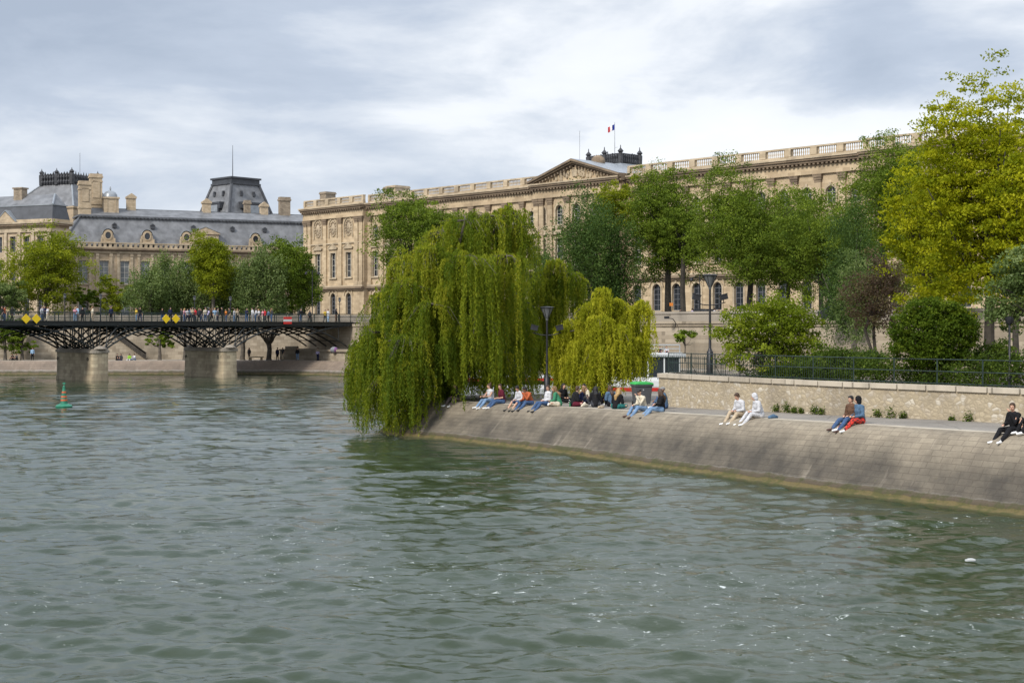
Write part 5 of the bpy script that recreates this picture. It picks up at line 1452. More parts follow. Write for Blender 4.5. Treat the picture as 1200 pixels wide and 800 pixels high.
def person(loc, face, label, pose, rr, top, bottom, hair='short', hcol='black', skin='skin', shoes='shoe_white', long=True, short=False, hood=None, group=None, scale=1.0, tone='person', **kw):
    """face: world direction angle (radians) the person looks; local -y forward"""
    J = skeleton(pose, rr, **kw)
    ob = link('person', body_mesh(J, .0125), None, loc, face+pi/2); ob.scale = (scale,)*3
    setmat(ob, M[skin]); tag(ob, label, 'person', group)
    R, H = J['R'], J['head']
    if isinstance(top, tuple):
        t2 = link('undershirt', top_mesh(J, None, .004), ob); setmat(t2, M['c_'+top[1]]); top = top[0]
    t = link('jacket' if long else 'shirt', top_mesh(J, long, hood='down' if hood == 'down' else False), ob); setmat(t, M['c_'+top])
    b = link('shorts' if short else 'trousers', trouser_mesh(J, short), ob); setmat(b, M['c_'+bottom])
    for k in 'LR': s = link('shoe', shoe_mesh(J,k), ob); setmat(s, M[shoes])
    if hood == 'up': h = link('hood', hood_mesh(J), ob); setmat(h, M['c_'+kw.get('hc',top)])
    elif hood not in (None,'down'): h = link('hood', hood_mesh(J), ob); setmat(h, M['c_'+hood])
    if hood in (None,'down'): h = link('hair' if hair != 'cap' else 'cap', hair_mesh(J,hair), ob); setmat(h, M['hair_'+hcol])
    e = MB()
    for s in (-1,1): e.ball(H+R@V3((s*.03,-.083,.008)),(.011,.008,.007),6,5,R)
    e.build('eyes', M['eye'], ob); e = MB(); e.ball(H+R@V3((0,-.088,-.055)),(.024,.008,.008),8,5,R); e.build('mouth', M['lips'], ob)
    return ob, J

rr = random.Random(11)
def on_edge(px, back=.0):
    if back > .6:
        t = px
        for _ in range(12):
            p, a = on_edge_raw(px, back); px -= (600+F*p.x/p.y-t)
    return on_edge_raw(px, back)
def on_edge_raw(px, back=.0):
    p = edge_px(px); q = edge_px(px+4); d = (q-p); d.z = 0; d.normalize(); n = Vector((d.y,-d.x,0))   # outward
    return p-n*back, atan2(n.y,n.x)
def E(px, label, back=.28, turn=0.0, dz=.0, **kw):
    p, a = on_edge(px, back); return person((p.x,p.y,p.z+.012+dz), a+turn, label, kw.pop('pose','edge'), rr, group=None, scale=kw.pop('scale',1.17), **kw)
E(533,'person in black jacket and patterned trousers sitting at the slope end under the willow',top='black',bottom='patterned',hair='long',hcol='black',arms='lap',lean=.3)
E(571,'person in white tank top and light jeans sitting on the edge beside the maroon shirt',top='white',bottom='light jeans',long=None,hcol='brown',hair='bun',arms='knees',head=(-.5,0))
E(584,'person in maroon t-shirt and blue jeans with white shoes on the quay edge',top='maroon',bottom='jeans',long=False,hcol='brown',arms='lap',head=(.7,.1),turn=-.25)
E(607,'person in white shirt and denim shorts sitting left of the rust jacket',top='white',bottom='jeans',short=True,hcol='black',shoes='shoe_black',arms='lap',lean=.35,head=(.3,.8),skin='skin')
E(617,'person in rust orange jacket hunched over on the quay edge',top='rust',bottom='jeans',hcol='black',shoes='shoe_black',arms='chin',lean=.45,head=(-.3,.8),skin='skin_brown')
E(637,'person in white and navy sweatshirt and blue jeans facing the woman in green',top='white',bottom='jeans',hcol='brown',shoes='shoe_black',arms='lap',lean=-.05,turn=-.2,head=(.6,0))
E(647,'woman in green jacket with long light brown hair sitting cross legged',pose='cross',top='green',bottom='cream',hair='long',hcol='light brown',arms='lap',lean=.3,turn=-.9,back=.45)
E(658,'dark haired person in black sitting back under the yellow willow',pose='cross',top='black',bottom='black',hair='long',hcol='black',back=3.4,turn=1.6,lean=.2)
E(672,'person in black top and dark red skirt seen from behind, brown hair tied short',pose='cross',top='black',bottom='maroon',hcol='brown',back=.8,turn=pi-.3,lean=.25,head=(.3,.2))
E(679,'person in navy shirt leaning in beside the white bag',pose='knees',top='navy',bottom='dark grey',hcol='light brown',hair='long',back=1.5,turn=2.2,lean=.35)
E(686,'person in cream cardigan sitting furthest back in the picnic circle',pose='cross',top='cream',bottom='black',hcol='black',hair='long',back=3.6,turn=.3,lean=.15)
E(698,'woman with long dark hair and black top in the picnic circle',pose='knees',top='black',bottom='dark grey',hair='long',hcol='black',back=1.2,turn=-2.2,lean=.3)
E(712,'blonde woman in black top and teal trousers sitting on the edge',pose='cross',top='black',bottom='teal',hair='long',hcol='blonde',shoes='shoe_black',back=.5,turn=pi+.5,lean=.35,head=(.4,.4))
E(716,'woman with brown hair and denim jacket sitting behind the blonde woman',pose='knees',top='denim',bottom='black',hair='long',hcol='brown',back=2.3,turn=-1.6,lean=.1)
E(749,'person in black cap and cream jacket with light jeans on the edge',top=('cream','black'),bottom='light jeans',hair='cap',hcol='black',shoes='shoe_brown',arms='chin',lean=.3,head=(.2,.3))
E(768,'woman with long brown hair and black top stretching light jeans over the edge',top='black',bottom='light jeans',hair='long',hcol='brown',shoes='shoe_black',arms='reach',lean=.05,turn=-.45,back=.35,head=(-.9,.2))
E(779,'person in blue denim jacket and grey beanie sitting against the wall end',pose='knees',top='denim',bottom='jeans',hair='cap',hcol='grey',arms='knees',back=2.7,turn=-.6,lean=.1,skin='skin_brown')
E(864,'person in white hoodie with thin black strap and beige trousers looking down',top='white',bottom='beige',hcol='brown',hood='down',shoes='shoe_white',arms='lap',lean=.3,head=(0,.8))
E(885,'person in all white tracksuit with the hood up',top='white',bottom='white',hood='up',shoes='shoe_white',arms='lap',lean=.3,turn=-.3,head=(-.4,.5))
E(993,'man in brown jacket over white shirt with blue jeans leaning to his companion',top=('brown','white'),bottom='jeans',hcol='black',shoes='shoe_brown',arms='lap',lean=.1,head=(.2,0),skin='skin')
E(1003,'person in blue denim jacket and dark hood with red plaid trousers',top='denim',bottom='plaid',hood='black',shoes='shoe_white',arms='lap',lean=.15,turn=-.25,head=(-.6,.1))
E(1184,'person in black sweater and black trousers with white sneakers holding a hand to the chin',top='black',bottom='black',hcol='brown',arms='chin',lean=.15,turn=-.1,head=(.5,0))
E(1202,'woman with dark hair in black top cut off by the right picture edge',pose='knees',top='black',bottom='black',hair='long',hcol='black',arms='lap',lean=.2,back=.5,turn=-.3)
# things beside them
p, a = on_edge(897,.42); m = MB(); m.tube([(-.2,0,.06),(0,.02,.09),(.2,0,.06)],[.07,.11,.07],8,True); o = m.build('folded_jacket', M['c_denim'], None, True, 0, (p.x,p.y,p.z), a); tag(o,'dark blue folded jacket lying behind the white tracksuit','jacket')
p, a = on_edge(876,.25); m = MB(); m.lathe((0,0,0),[(.1,0),(.12,.03),(.14,.18)],10); m.tube([(-.12,0,.18),(-.08,0,.33),(.08,0,.33),(.12,0,.18)],.008,5); o = m.build('paper_bag', M['c_beige'], None, False, 0, (p.x,p.y,p.z), a); tag(o,'small brown paper bag between the two people in white','bag')
p, a = on_edge(659,.5); m = MB(); m.lathe((0,0,0),[(.035,0),(.037,.02),(.037,.17),(.014,.23),(.014,.3),(.017,.31)],10); mt = plain('bottle_glass',(.02,.16,.06),.15); o = m.build('bottle', mt, None, True, 0, (p.x,p.y,p.z+.01)); tag(o,'green glass bottle standing alone on the quay edge','bottle')
p, a = on_edge(685,.8); m = MB(); m.tube([(-.18,0,.08),(0,0,.14),(.2,.03,.07)],[.07,.12,.06],8,True); o = m.build('tote_bag', M['c_cream'], None, True, 0, (p.x,p.y,p.z), a); tag(o,'slumped cream tote bag on the ground beside the red skirt','bag')
p, a = on_edge(696,.45); m = MB(); m.tube([(-.12,0,.07),(.14,.03,.07)],[.09,.07],8,True); o = m.build('shoulder_bag', M['c_beige'], None, True, 0, (p.x,p.y,p.z), a); tag(o,'small beige shoulder bag near the teal trousers','bag')
m = MB(); m.box(-.14,.14,-.04,.04,-.02,.03); m.box(-.06,.1,-.02,.06,.03,.045); o = m.build('floating_litter', M['white'], None, False, .01, (PX(1137,38),38,0.02), .3); tag(o,'small white piece of litter floating on the river at right','litter')

# ------------------------------------------------------------------ small standing figures (footbridge, far quay, street)
FIG = []
def low_figure(pose, seed, hair, long, **kw):
    r = random.Random(seed); J = skeleton(pose, r, **kw)
    return dict(body=body_mesh(J,.03,True), top=top_mesh(J,long,.016,.02,.03), bot=trouser_mesh(J,False,.016,.03), hair=hair_mesh(J,hair), shoe=[shoe_mesh(J,k) for k in 'LR'])
FIG = [low_figure('stand',1,'short',True,arms='down'), low_figure('walk',2,'short',False,arms='down'), low_figure('stand',3,'long',True,arms='phone'), low_figure('walk',4,'long',True,arms='down'),
       low_figure('stand',5,'short',True,arms='up')]
SIT = [low_figure('knees',6,'short',True,arms='knees'), low_figure('edge',7,'long',True,arms='lap')]
def fig(loc, face, label, top, bottom, hcol='brown', which=0, group=None, scale=1.0, skin='skin', lib=None):
    f = (lib or FIG)[which]
    ob = link('person', f['body'], None, loc, face+pi/2); ob.scale = (scale,)*3; setmat(ob, M[skin]); tag(ob, label, 'person', group)
    for nm, k, mt in (('shirt','top','c_'+top),('trousers','bot','c_'+bottom),('hair','hair','hair_'+hcol)):
        o = link(nm, f[k], ob); setmat(o, M[mt])
    for s in f['shoe']: o = link('shoe', s, ob); setmat(o, M['shoe_black'])
    return ob
GB = 'people on the footbridge'
BP = [ # px, depth across deck, top, bottom, hair, which, label
 (3,1.5,'black','dark grey','brown',1,'person in black walking at the left picture edge on the footbridge'),
 (5,3.0,'rust','jeans','black',0,'person in rust shirt beside the left picture edge on the footbridge'),
 (14,2.2,'black','black','black',3,'person in all black left of the first yellow diamond'),
 (49,1.2,'white','jeans','brown',0,'person in white shirt and jeans right beside the second yellow diamond'),
 (52,3.2,'navy','dark grey','black',2,'person in navy standing just behind the white shirted pair'),
 (55.5,1.0,'white','cream','light brown',1,'person all in white and cream on the footbridge near the first lamp'),
 (88,1.6,'pink','light jeans','blonde',2,'person in pink top right of the first lamp on the footbridge'),
 (91,2.6,'sky blue','dark grey','brown',0,'person in sky blue shirt over the first pier'),
 (96.5,1.0,'black','black','black',0,'person in black standing above the first stone pier'),
 (108,1.4,'cream','beige','light brown',3,'person in cream and beige between first pier and second lamp'),
 (130,1.0,'navy','black','black',0,'lone dark dressed walker between the second lamp and the yellow tree'),
 (160,1.3,'yellow','light jeans','brown',2,'person in yellow top midway between the piers'),
 (164,2.6,'black','navy','black',1,'person in black just behind the yellow top'),
 (190,1.4,'black','jeans','brown',0,'person in black beside the third yellow diamond'),
 (199.5,1.8,'navy','black','black',3,'person in navy between the right pair of yellow diamonds'),
 (213,1.2,'dark grey','black','brown',0,'person in dark grey right of the last yellow diamond'),
 (216,2.8,'pink','jeans','blonde',2,'blonde person in pink near the last yellow diamond'),
 (219.5,1.6,'white','navy','black',1,'person in white above the second pier left side'),
 (223,3.1,'denim','black','brown',0,'person in denim above the second pier'),
 (225.5,1.2,'beige','dark grey','black',2,'person in beige left of the red shirt'),
 (229,1.1,'red','navy','black',0,'person in bright red shirt on the footbridge'),
 (233,2.9,'dark grey','black','light brown',3,'person in dark grey with light hair right of the red shirt'),
 (236,1.5,'black','jeans','black',1,'tall looking person in black above the second pier right side'),
 (240.5,2.2,'cream','jeans','brown',0,'person in cream and jeans left of the lilac top'),
 (244,1.1,'lilac','dark grey','black',2,'person in lilac top in the crowd right of the second pier'),
 (248,3.0,'brown','black','brown',3,'person in brown coat in the crowd right of the second pier'),
 (251.5,1.4,'sky blue','cream','blonde',1,'blonde person in sky blue right of the brown coat'),
 (255,2.5,'grey','navy','black',0,'person in grey sweater before the tall black coat'),
 (260.5,1.0,'black','black','black',0,'person in long black outfit left of the fourth lamp'),
 (265,2.7,'orange','jeans','brown',2,'person in orange beside the fourth lamp'),
 (269,1.2,'dark grey','beige','black',1,'person in dark grey and beige under the fourth lamp'),
 (274.5,1.1,'white','light jeans','brown',0,'person in white and pale jeans right of the fourth lamp'),
 (278,2.8,'beige','black','light brown',3,'person in beige right of the fourth lamp'),
 (289,1.7,'navy','jeans','black',2,'person in navy left of the white shirted group'),
 (296,1.1,'white','grey','black',0,'left person of the white shirted group near the bridge end'),
 (299.5,2.0,'white','jeans','brown',2,'middle person of the white shirted group near the bridge end'),
 (303.5,1.2,'white','navy','blonde',1,'right person of the white shirted group near the bridge end'),
 (308,2.6,'pink','cream','brown',0,'person in pink right of the white shirted group'),
 (310.5,1.1,'red','dark grey','brown',3,'person in red leaning toward the rail right of the group'),
 (314.5,1.6,'denim','black','black',0,'person in denim at the right end of the crowd'),
 (318,2.4,'dark grey','jeans','light brown',2,'person in dark grey at the very end of the crowd'),
 (352.5,1.3,'black','jeans','brown',0,'person in black and jeans right of the red and white board'),
 (363,1.2,'dark grey','black','black',3,'person in dark grey walking below the double armed street lamp'),
 (381,1.3,'yellow','dark grey','brown',1,'person in yellow near the far end of the footbridge'),
 (384.5,2.2,'white','sky blue','brown',0,'person in white and sky blue near the far end of the footbridge'),
 (394,1.1,'black','brown','black',2,'person in black at the last lamp of the footbridge')]
rp = random.Random(4)
for px,y,tp,bt,hc,w_,lb in BP:
    t = t_at(px,y); fig(bridge_pt(t,y,DZ), BR+rp.choice((0,pi,-pi/2,-pi/2+.6)), lb, tp, bt, hc, w_, GB, rp.uniform(.94,1.08))
GQ = 'people on the far lower quay'
for px,d,tp,bt,w_,lb,lib in ((38,196,'sky blue','black',0,'person in pale blue top standing on the far lower quay at left',None),
    (292,196,'black','black',3,'person in black walking beside the pale bench',None),(325,195.5,'navy','black',0,'left one of two dark strollers right of the bare pollard tree',None),
    (331.5,195.5,'dark grey','beige',1,'stroller in dark grey and beige right of the bare pollard tree',None),(348.5,195,'black','light jeans',3,'stroller in black and pale jeans in front of the square stone block',None),
    (372.5,194.5,'lilac','navy',0,'stroller in lilac and navy left of the bridge abutment',None),
    (15,196,'black','black',0,'crouched person in black on the far quay by the leftmost trunks',SIT),(20,196,'dark grey','black',0,'crouched person in dark grey on the far quay by the leftmost trunks',SIT),
    (137,195,'black','black',0,'person in black sitting low beside the foot of the river stair',SIT),(142,195,'dark grey','navy',1,'person in dark grey sitting on the far quay edge near the stair',SIT),
    (152,195.5,'lime','white',1,'person in lime green lounging near the foot of the river stair',SIT),(158,195.5,'white','light jeans',0,'person in white sitting beside the lime green top',SIT)):
    fig((PX(px,d),d,LQZ), -pi/2+rp.uniform(-.8,.8), lb, tp, bt, rp.choice(('black','brown')), w_, GQ, 1.0, lib=lib)
for px,d,z,tp,lb in ((797,160.5,UZ,'black','dark clothed passer-by behind the street parapet, left of the double trunk'),(811,160.8,UZ,'lilac','passer-by in lilac top behind the street parapet'),
    (837,158,UZ,'white','passer-by in white behind the street parapet right of the park lamp'),(842,158.4,UZ,'dark grey','passer-by in dark grey beside the white top behind the street parapet')):
    fig((PX(px,d),d,z-.25), 0.3, lb, tp, 'black', 'black', 0, 'passers-by on the street above the far quay')
for px,tp,lb in ((773,'black','person in black on the upper deck of the white boat'),(781,'white','person in white shirt right of the moored boat cabin')):
    d = 145; fig((PX(px,d),d,PZ(415.5,d)), -pi/2, lb, tp, 'navy', 'black', 0, None, .95, lib=SIT)
# ------------------------------------------------------------------ vegetation
def T(label, cat, pxc, d, ytop, halfw_px, crown_h_px, zbase, leaf, bark, seed, name='plane_tree', ncl=None, dens=1.0, ls=None, **kw):
    s = d/F; fat = kw.pop('fat',1.22); halfw_px *= fat; crown_h_px *= 1+(fat-1)*.6; R = (halfw_px*s, halfw_px*s*kw.pop('depth',.9), crown_h_px*s/2)
    vol = R[0]*R[1]*R[2]
    per = kw.pop('per',58)
    cs = kw.pop('cs', .042*(R[0]+R[2])); lsz = ls or max(.13, 2.4*s)
    area = (R[0]*R[2]*pi)
    n = ncl or int(dens*6.2*area/(lsz*lsz*.4)/per)
    n = min(n, 3200)
    return tree(name, label, cat, (PX(pxc,d),d,zbase), PZ(ytop,d), R, M[leaf], M[bark], seed, n, per, cs, lsz, **kw)
U = UZ
# far bank, street level, from left to right
T('round yellowish plane tree in front of the corner pavilion','plane tree',54,222,262,54,112,U,'leaf_plane_yellow','bark',21,nl=26,trunk_r=.35,forks=14)
T('grey green poplar like tree cut by the left picture edge','poplar tree',2,215,318,26,70,U,'leaf_poplar','bark',22,name='poplar_tree')
T('small yellow green tree between the plane tree and the poplars','tree',139,225,318,26,50,U,'leaf_plane_yellow','bark',23,name='small_tree',trunk_r=.15)
T('small light green tree low behind the first bridge lamp','tree',103,226,332,18,36,U,'leaf_plane','bark',24,name='small_tree',trunk_r=.12)
for i,(px,yt,hw,ch,lf,lb) in enumerate(((176,306,22,70,'leaf_poplar','leftmost grey green poplar above the river stair'),(196,294,20,84,'leaf_poplar','slender poplar with pointed tip, third left of the yellow crowned tree'),
    (214,304,16,74,'leaf_poplar','narrow poplar directly left of the yellow crowned tree'),(250,266,24,90,'leaf_plane_yellow','yellow crowned taller tree rising between grey poplars'),
    (238,290,26,84,'leaf_poplar','broad grey green tree above the second bridge pier'),(276,296,24,84,'leaf_poplar','grey green poplar right of the yellow crowned tree'),
    (305,276,24,100,'leaf_poplar','pale grey green tall poplar left of the dark green tree'),(341,260,27,106,'leaf_plane','tall dark green tree beside the palace corner'),
    (356,300,15,60,'leaf_poplar','thin poplar touching the palace corner'))):
    T(lb,'poplar tree' if lf=='leaf_poplar' else 'plane tree',px,214+(i%3)*5,yt,hw,ch,U,lf,'bark',30+i,name='poplar_tree' if lf=='leaf_poplar' else 'plane_tree',group='trees along the far quay street' ,hang=-.3 if lf=='leaf_poplar' else 0, nl=14, lean=(0,0), dens=1.15, fat=1.42, cz=1.7 if lf=='leaf_poplar' else .55, cs=.55 if lf=='leaf_poplar' else .6)
# lower quay trees left
for i,(px,yt,hw,ch,lb) in enumerate(((6,368,22,50,'leafy tree on the far lower quay cut by the left edge'),(26,374,17,40,'leafy leaning tree on the far lower quay, second from the left edge'),(187,383,16,30,'leafy tree on the far lower quay beneath the middle bridge span'))):
    T(lb,'tree',px,196.5,yt,hw,ch,LQZ,'leaf_plane','bark',50+i,name='quay_tree',trunk_r=.25)
def pollard(px, d, h, label, seed, spread=3.2, n=26):
    r0 = empty('pollard_tree',(PX(px,d),d,LQZ),0,label,'tree'); r = random.Random(seed); m = MB()
    m.tube([(0,0,-.2),(0,0,.3),(.1,0,h*.35),(.0,0,h*.5)],[.5,.36,.32,.36],9)
    for i in range(n):
        a = r.uniform(0,2*pi); L = r.uniform(.7,1)
        q = V3((cos(a)*.6,sin(a)*.6,h*.62)); e = V3((cos(a)*spread*L*r.uniform(.4,1),sin(a)*spread*L*.8,h*r.uniform(.85,1.05)))
        m.tube([(0,0,h*.45),q,q.lerp(e,.5)+V3((0,0,.3)),e],[.16,.11,.06,.02],5)
        for k in range(5):
            s = q.lerp(e,r.uniform(.3,1)); m.tube([s,s+V3((r.uniform(-.5,.5),r.uniform(-.5,.5),r.uniform(.4,1.1)))],[.025,.008],3)
    m.build('trunk', M['bark'], r0, True)
pollard(315,196.5,4.4,'bare pollard tree spreading its branches under the last bridge span',3)
for px,lb in ((217,'thick bare trunk left of the second bridge pier on the far quay'),(284,'bare trunk right behind the second bridge pier')):
    pollard(px,197,4.6,lb,px,1.6,9)
# far bank behind the willow, to the right: (depths fall along the bank)
T('broad green plane tree rising behind the left of the big willow','plane tree',482,226,220,52,118,U,'leaf_plane','bark',61,nl=20,trunk_r=.4,forks=16,dens=1.2)
T('green plane tree showing between the willow top and the first plane tree','plane tree',532,222,238,32,110,U,'leaf_plane','bark',60,nl=12)
T('thin grey green tree right of the willow top','tree',622,190,272,22,100,U,'leaf_poplar','bark',62,name='young_tree',dens=.55)
T('dark blue green poplar in front of the palace pediment','poplar tree',694,172,214,46,170,4.5,'leaf_dark','bark',63,name='poplar_tree',nl=26,cz=1.6,cs=.6,hang=-.3,dens=1.15,trunk_r=.4)
T('yellowish plane tree right of the dark poplar','plane tree',724,182,200,34,95,U,'leaf_plane_yellow','bark_dark',64)
T('tall dark plane tree with forked trunk before the palace','plane tree',783,176,184,54,150,U,'leaf_plane','bark_dark',65,nl=22,trunk_r=.42,forks=16,dens=1.15)
T('plane tree with straight slim trunk just right of the forked one','plane tree',801,172,236,28,74,U,'leaf_plane','bark_dark',66,trunk_r=.33)
T('wide plane tree above the street right of the park lamp','plane tree',880,160,190,68,158,U,'leaf_plane','bark_dark',67,nl=22,trunk_r=.36,forks=16,dens=1.1)
T('full leafy plane tree filling the gap above the elder','plane tree',924,168,212,48,140,U,'leaf_plane','bark_dark',73,nl=18,trunk_r=.3)
T('plane tree with spreading branches behind the elder','plane tree',962,152,228,62,142,U,'leaf_plane','bark_dark',68,nl=18,trunk_r=.3,forks=14)
T('tall plane tree topping the palace roofline left of the yellow maple','plane tree',1036,140,154,56,160,U,'leaf_plane','bark_dark',69,nl=24,trunk_r=.4,dens=1.15)
T('dark grey green poplar in front of the tallest plane tree','poplar tree',1000,122,236,36,175,LQZ,'leaf_dark','bark',70,name='poplar_tree',cz=1.6,cs=.5,hang=-.3,dens=.9)
T('plane tree behind the maple at right','plane tree',1100,132,190,48,170,U,'leaf_plane','bark_dark',71)
T('small young tree against the far retaining wall','tree',803,150,378,14,34,3.0,'leaf_plane','bark',72,name='young_tree',dens=.5,trunk_r=.07,forks=14,cs=.25,ls=.3)
# island garden
T('big bright yellow green maple at the right','maple tree',1160,66,72,80,310,GZ,'leaf_yellow','bark_dark',88,name='maple_tree',nl=52,trunk_r=.26,forks=30,dens=1.0,cs=.27,ls=.16,depth=.8,per=48)
T('yellow green maple filling the right edge behind the pale blossom tree','maple tree',1192,63.5,165,50,200,GZ,'leaf_yellow','bark_dark',87,name='maple_tree',nl=30,trunk_r=.15,forks=18,cs=.27,ls=.16,dens=1.0,per=48)
T('lower yellow green tree leaning out left of the maple','maple tree',1090,70,172,54,200,GZ,'leaf_yellow','bark_dark',81,name='maple_tree',nl=20,trunk_r=.15,forks=16,cs=.27,ls=.16,dens=.9,per=48)
T('sparse purple brown leaved tree between elder and round shrub','tree',1030,76,282,34,120,GZ,'leaf_purple','bark_dark',82,name='purple_tree',dens=.55,cs=.4,trunk_r=.1,trunks=2)
T('elder bush with cream flower heads beside the park lamp','elder bush',905,70.5,332,64,106,GZ,'leaf_elder','bark_dark',83,name='elder_bush',nl=24,trunk_r=.07,trunks=4,forks=14,cs=.30,ls=.16,dens=1.1,blossom=(M['petal'],.07))
T('dense rounded dark green shrub below the maple','shrub',1094,61.2,347,53,92,GZ,'leaf_round','bark_dark',84,name='round_shrub',nl=1,trunk_r=.1,cs=.2,ls=.12,dens=3.0,trunks=3,depth=.55,fat=1.0,low=.1)
T('tree with pale flower heads at the right picture edge','tree',1206,58.5,268,46,130,GZ,'leaf_poplar','bark_dark',85,name='blossom_tree',nl=16,trunk_r=.12,cs=.34,ls=.16,blossom=(M['petal_green'],.22))
T('wispy grey green young tree left of the purple leaved one','tree',1003,84,280,24,130,GZ,'leaf_poplar','bark',86,name='young_tree',dens=.55,cs=.4,trunk_r=.06)
def hedge():
    rg = np.random.default_rng(9); L = resample(offset_line(WP[2:],1.9),.45); pts = []; tin = []
    for (x,y) in L:
        if y < 20: continue
        h = .95+.35*sin(x*1.3)+rg.uniform(-.15,.35); n = int(560)
        c = rg.uniform(size=12); k = rg.integers(0,12,n)
        cc = rg.normal(size=(12,3))*np.array([.35,.55,.0])+np.array([x,y,0]); cc[:,2] = GZ+rg.uniform(.0,h,12)
        p = cc[k]+rg.normal(size=(n,3))*np.array([.22,.22,.17]); p = p[p[:,2] > GZ-.05]; pts.append(p); tin.append(.5*c[k][:len(p)]+.5*rg.uniform(size=len(p)))
    Pn = np.concatenate(pts); V = leaf_quads(Pn,.125,rg)
    root = empty('hedge',(0,0,0),0,'low mixed green hedge running behind the fence above the slab coping','hedge')
    link('foliage', quads_mesh('foliage', V, [M['leaf_hedge']], np.concatenate(tin)), root)
hedge()
for i,(px,d,yt,hw,lb,lf) in enumerate(((985,66,398,26,'loose green bush between the elder and the round shrub','leaf_hedge'),(960,68,404,22,'low bush beside the elder stems','leaf_round'),(1160,62,392,40,'green undergrowth bush behind the slim garden post','leaf_hedge'),(1010,76,402,26,'shaded bush behind the loose green one','leaf_dark'))):
    T(lb,'bush',px,d,yt,hw,50,GZ,lf,'bark_dark',90+i,name='bush',cs=.25,ls=.13,trunk_r=.03,trunks=3,dens=1.0)
# willows
def WL_(px, d, yt, rpx, yb): 
    return (PX(px,d), d, PZ(yt,d), rpx*d/F, max(PZ(yb,d),.08))
lb = [WL_(596,86,245,26,430),WL_(572,85,249,28,458),WL_(545,84,254,28,455),WL_(612,86,262,20,400),WL_(520,86,268,32,468),WL_(500,83,288,32,470),WL_(545,80.5,296,36,462),WL_(592,82.5,296,28,458),
      WL_(478,86,302,30,490),WL_(480,82,330,30,490),WL_(458,84,342,30,500),WL_(447,82.5,385,30,513),WL_(430,84.5,400,24,508),WL_(478,80.5,392,32,513),WL_(505,81,352,34,505),WL_(420,84,430,16,503),
      WL_(560,82,365,38,464),WL_(605,86,350,26,462),WL_(585,84,405,30,466),WL_(540,88,330,44,468),WL_(470,88.5,400,34,508),WL_(522,84.5,400,30,467),WL_(498,84,410,22,500),WL_(455,81.5,440,24,514),WL_(545,83,418,30,466),WL_(600,85,430,30,466)]
willow('huge weeping willow whose green curtains hang into the river at the island tip',(PX(520,86.5),86.5,2.0),lb,1,M['leaf_willow'],0.9,tufts=4600)
lb = [WL_(655,90,308,20,445),WL_(668,91,318,16,460),WL_(640,90,318,20,440),WL_(632,91,345,18,460),WL_(650,95,380,26,463),WL_(618,90,385,20,463)]
willow('smaller drooping willow arching right of the huge one',(PX(652,94),94,2.0),lb,2,M['leaf_willow'],1.2,trunk_r=.25,tufts=900)
lb = [WL_(706,82,340,11,420),WL_(720,83,352,11,420),WL_(690,82,357,13,430),WL_(735,82.5,362,10,430),WL_(752,83,354,8,410),WL_(674,83,377,13,445),WL_(660,82.5,384,9,445),WL_(700,80.8,372,16,452),WL_(722,80.8,384,17,457),WL_(748,82,398,10,448),WL_(682,81,402,16,458),WL_(757,82.5,386,6,420),WL_(706,80.2,408,18,460),WL_(732,81,415,15,460),WL_(664,82,418,13,460),WL_(653,82.5,404,7,452),WL_(715,84,400,20,458),WL_(690,84,400,20,458),WL_(698,80.2,430,16,462)]
willow('bright yellow willow between the park lamp and the rubbish bin',(PX(706,83),83,2.1),lb,3,M['leaf_willow_yellow'],.7,trunk_r=.18,tufts=4200,TL=(.35,1.9))
# weeds at the wall foot
def weed(px, label, k, first=[None]):
    # on the wall foot line
    for a,b in zip(WP[1:-1],WP[2:]):
        pa,pb = 600+F*a[0]/a[1],600+F*b[0]/b[1]
        if pa <= px <= pb:
            lo,hi = 0,1
            for _ in range(30):
                mdl = (lo+hi)/2; x = a[0]+(b[0]-a[0])*mdl; y = a[1]+(b[1]-a[1])*mdl
                if 600+F*x/y < px: lo = mdl
                else: hi = mdl
            x,y = a[0]+(b[0]-a[0])*lo-.14, a[1]+(b[1]-a[1])*lo-.1; break
    else: return
    z = 2.3+(px-780)/420*.17
    rg = np.random.default_rng(px); n = 150
    p = rg.normal(size=(n,3))*np.array([.085,.06,.10])*k+np.array([0,0,.12*k]); p[:,2] = np.abs(p[:,2])
    o = link('weed', quads_mesh('weed', leaf_quads(p,.1,rg,-.3,.5), [M['leaf_hedge']], rg.uniform(size=n)), None, (x,y,z)); tag(o,label,'weed','weeds at the foot of the garden wall')
for px,lb_,k in ((912,'low weed tuft right of the white tracksuit at the wall foot',1.0),(924,'largest dark weed tuft at the wall foot midway between the couples',1.5),(933,'small weed right of the largest tuft',.8),(941,'fourth weed counting right from the white tracksuit',.8),
    (957,'broad weed left of the couple in brown and denim',1.2),(965,'weed closest to the man in brown jacket',1.0),(1031,'weed just right of the denim jacket at the wall foot',1.3),(1047,'wide spreading weed at the wall foot right of the denim jacket',1.6),(1061,'flat weed beyond the wide spreading one',.9),(1118,'tiny weed midway to the right hand couple',.7),(1138,'tall single weed near the right hand couple',1.3)):
    weed(px,lb_,k)

